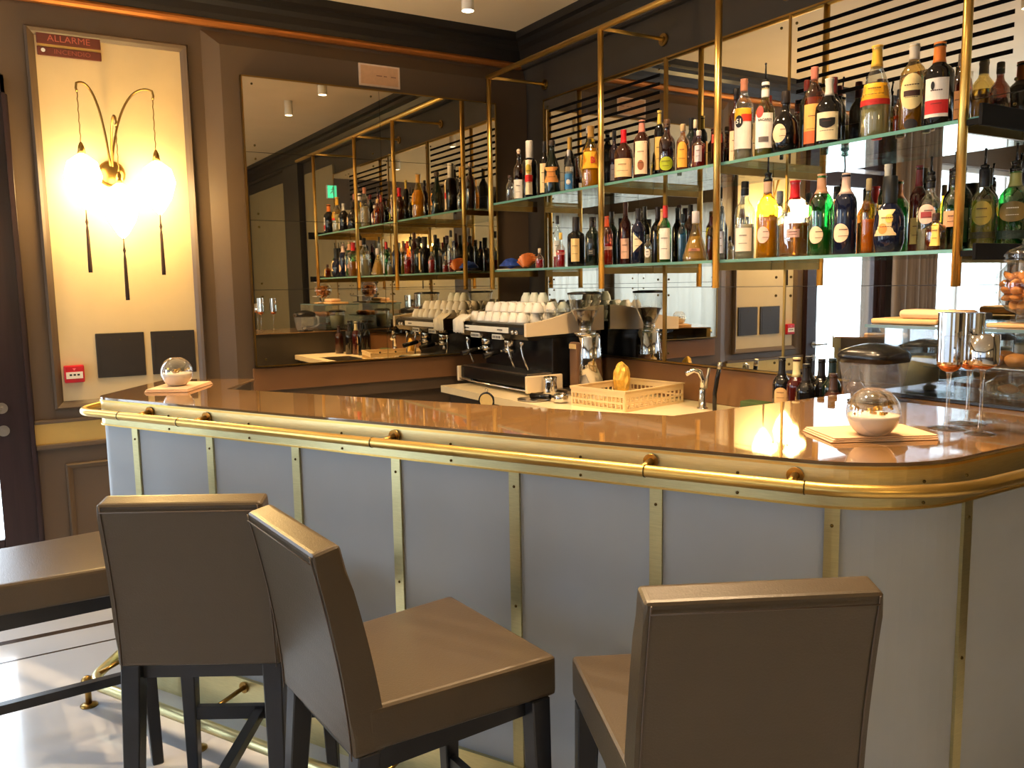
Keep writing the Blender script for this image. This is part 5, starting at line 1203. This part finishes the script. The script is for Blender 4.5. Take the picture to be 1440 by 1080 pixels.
for i in range(4):
    for j in range(2):
        c = bun if k == 0 else copy_tree(bun); k += 1
        c.location = (3.24+i*.076, -.335+j*.075, 1.2188); c.rotation_euler = (0, 0, k*1.3)
        c['label'] = 'round golden bun in the %s row on the case tray' % ('front' if j == 0 else 'back'); c['group'] = 'round golden buns in the %s row' % ('front' if j == 0 else 'back')
# clear container with dark lid and a glass dish inside the case
t = thing('lidded_container', 'pale round container with dark lid at the blender end of the pastry case', 'container', (2.975, -.30, BZ+.0142))
bm = nb(); lathe(bm, [(0, .060), (.10, .070), (.15, .072)], seg=26, cap1=False); obj('tub', bm, M['glass'], t)
bm = nb(); lathe(bm, [(.003, .056), (.10, .066), (.12, .066)], seg=24); obj('contents', bm, cm((206, 186, 140)), t)
bm = nb(); lathe(bm, [(.15, .076), (.162, .076), (.172, .05)], seg=26); obj('lid', bm, M['black'], t)
t = thing('glass_cake_dish', 'clear glass dish of pastries low in the pastry case', 'dish', (3.33, -.30, BZ+.0142))
bm = nb(); lathe(bm, [(0, .07), (.006, .115), (.028, .13), (.030, .126), (.010, .108)], seg=30); obj('dish', bm, M['glass'], t)
bm = nb(); lathe(bm, [(.012, .112), (.05, .110), (.072, .08), (.082, .02)], seg=30, cap0=False); obj('dome', bm, M['glass'], t)
for k, (x, y) in enumerate([(3.29, -.33), (3.36, -.33), (3.32, -.27), (3.39, -.28)]):
    bm = nb(); n_ = 10; tube(bm, [(x-.03+.06*i/n_, y+.012*math.sin(PI*i/n_), BZ+.046) for i in range(n_+1)], .012, 8, rr=[.004+.011*math.sin(PI*i/n_)**.7 for i in range(n_+1)])
    solo('croissant', bm, M['bread'], 'small croissant on the glass dish, %s' % ['front one by the blender end', 'front one by the wall-end side', 'rear one by the blender end', 'rear one by the wall-end side'][k], 'pastry')
# on top of the case
t = thing('serving_board', 'light wooden board lying on top of the pastry case', 'board', (2.965, -.31, CZ1))
bm = nb(); rbox(bm, (0, 0, .009), (.235, .17, .018), .05, .006); obj('board', bm, M['wood'], t)
t = thing('rolled_napkin', 'peach napkin rolled on the wooden board, one dark end showing', 'napkin', (3.045, -.315, CZ1+.0185), .05)
bm = nb(); rbox(bm, (.0, 0, .015), (.225, .10, .030), 0, .013); obj('roll', bm, M['napkin'], t)
bm = nb(); b2 = nb(); prism(b2, [(.113, -.045), (.165, -.03), (.165, .02), (.113, .045)], .002, .022); merge(bm, b2); obj('dark_end', bm, cm((52, 46, 50), .6), t)
jx, jy = 3.315, -.31
t = thing('coaster', 'square wooden coaster under the biscuit jar', 'coaster', (jx, jy, CZ1)); bm = nb(); rbox(bm, (0, 0, .006), (.15, .15, .012), .1, .003); obj('plate', bm, M['wood'], t)
t = thing('biscuit_jar', 'footed glass jar of biscuits with domed lid on the pastry case', 'jar', (jx, jy, CZ1+.0122))
bm = nb(); lathe(bm, [(0, .045), (.006, .048), (.012, .020), (.028, .016), (.040, .045), (.075, .074), (.115, .084), (.150, .078), (.175, .055), (.185, .050)], seg=34, cap1=False); obj('jar_body', bm, M['glass'], t)
bm = nb(); lathe(bm, [(.186, .058), (.196, .060), (.200, .056), (.205, .062), (.222, .050), (.232, .025), (.238, .012), (.244, .014), (.254, .012), (.258, .004)], seg=32); obj('jar_lid', bm, M['glass'], t)
R_ = random.Random(11); proto = None; k = 0
for lay, (z, rad, n_) in enumerate([(.056, .026, 5), (.078, .047, 9), (.100, .056, 10), (.122, .056, 10), (.143, .046, 9)]):
    for i in range(n_):
        a = 2*PI*i/n_+lay*.5; r = rad if i % 4 else rad*.35
        if proto is None:
            b2 = nb(); bmesh.ops.create_icosphere(b2, subdivisions=2, radius=.0155)
            for v in b2.verts: v.co.x *= 1.35; v.co.z *= .62
            for f in b2.faces: f.smooth = True
            c = obj('biscuit', b2, M['bread']); proto = c
        else: c = proto.copy(); COL.objects.link(c)
        c.location = (jx+r*math.cos(a), jy+r*math.sin(a), CZ1+.0122+z); c.rotation_euler = (R_.uniform(-.8, .8), R_.uniform(-.8, .8), R_.uniform(0, 6))
        tag(c, 'golden biscuit inside the footed glass jar', 'biscuit', 'biscuits in the glass jar')
# beyond the photo's right edge, seen only in the side mirror
t = thing('tiered_stand', 'tiered pastry stand on the wall-end of the bar, seen in the side mirror', 'cake stand', (3.52, -.27, CZ1))
bm = nb(); lathe(bm, [(0, .05), (.006, .05), (.01, .008), (.30, .006), (.31, .012), (.325, .004)], seg=18); obj('post', bm, M['steel'], t)
for z, r in ((.06, .075), (.20, .055)):
    bm = nb(); lathe(bm, [(z, r*.4), (z+.004, r), (z+.010, r+.004), (z+.007, r)], seg=28); obj('plate', bm, M['white'], t)
M_ = None
CAM_M = [[0.523692, -0.092981, 0.846818, 4.678082], [0.851744, 0.076622, -0.518325, -2.987585], [-0.016691, 0.992715, 0.119322, 1.497907], [0.0, 0.0, 0.0, 1.0]]
WORLD_S = 12
EXPO = 0.0
# ================================================================== light and camera
w = bpy.data.worlds.new('daylight'); scn.world = w; w.use_nodes = True
nt = w.node_tree; nt.nodes.clear()
wo = nt.nodes.new('ShaderNodeOutputWorld'); bg = nt.nodes.new('ShaderNodeBackground'); sk = nt.nodes.new('ShaderNodeTexSky')
sk.sky_type = 'HOSEK_WILKIE'; sk.turbidity = 4; sk.ground_albedo = .6; sk.sun_direction = Vector((-.5, -.3, .6)).normalized()
mx = nt.nodes.new('ShaderNodeMixRGB'); mx.inputs[0].default_value = .75; mx.inputs[2].default_value = (.74, .85, 1, 1)
nt.links.new(sk.outputs[0], mx.inputs[1]); nt.links.new(mx.outputs[0], bg.inputs[0]); bg.inputs[1].default_value = WORLD_S
nt.links.new(bg.outputs[0], wo.inputs[0])
def portal(loc, rot, sx, sy):
    l = bpy.data.lights.new('portal', 'AREA'); l.shape = 'RECTANGLE'; l.size = sx; l.size_y = sy; l.cycles.is_portal = True
    o = bpy.data.objects.new('portal', l); COL.objects.link(o); o.location = loc; o.rotation_euler = rot
portal((-.17, (DY0+DY1)/2, 1.21), (0, -PI/2, 0), 2.42, .92)
portal((-.17, -5.2, 1.45), (0, -PI/2, 0), 2.2, 1.9)
portal((XR+.17, sum(RWIN)/2, 1.475), (0, PI/2, 0), 2.25, 1.2)
for a_, b_ in WINS: portal(((a_+b_)/2, YF-.17, 1.475), (PI/2, 0, 0), b_-a_, 2.25)
cam = bpy.data.cameras.new('camera'); co = bpy.data.objects.new('camera', cam); COL.objects.link(co); scn.camera = co
cam.sensor_width = 36; cam.sensor_fit = 'HORIZONTAL'; cam.lens = 29.296; cam.clip_start = .05
co.matrix_world = Matrix(CAM_M)
vs_ = scn.view_settings
scn.display_settings.display_device = 'sRGB'
vs_.view_transform = 'Standard'; vs_.look = 'None'; vs_.gamma = 1; vs_.use_curve_mapping = False; vs_.exposure = EXPO
cy = scn.cycles
cy.use_denoising = True; cy.max_bounces = 14; cy.glossy_bounces = 8; cy.transmission_bounces = 8; cy.transparent_max_bounces = 40; cy.diffuse_bounces = 4
cy.sample_clamp_indirect = 6; cy.caustics_reflective = False; cy.caustics_refractive = False; cy.blur_glossy = .5
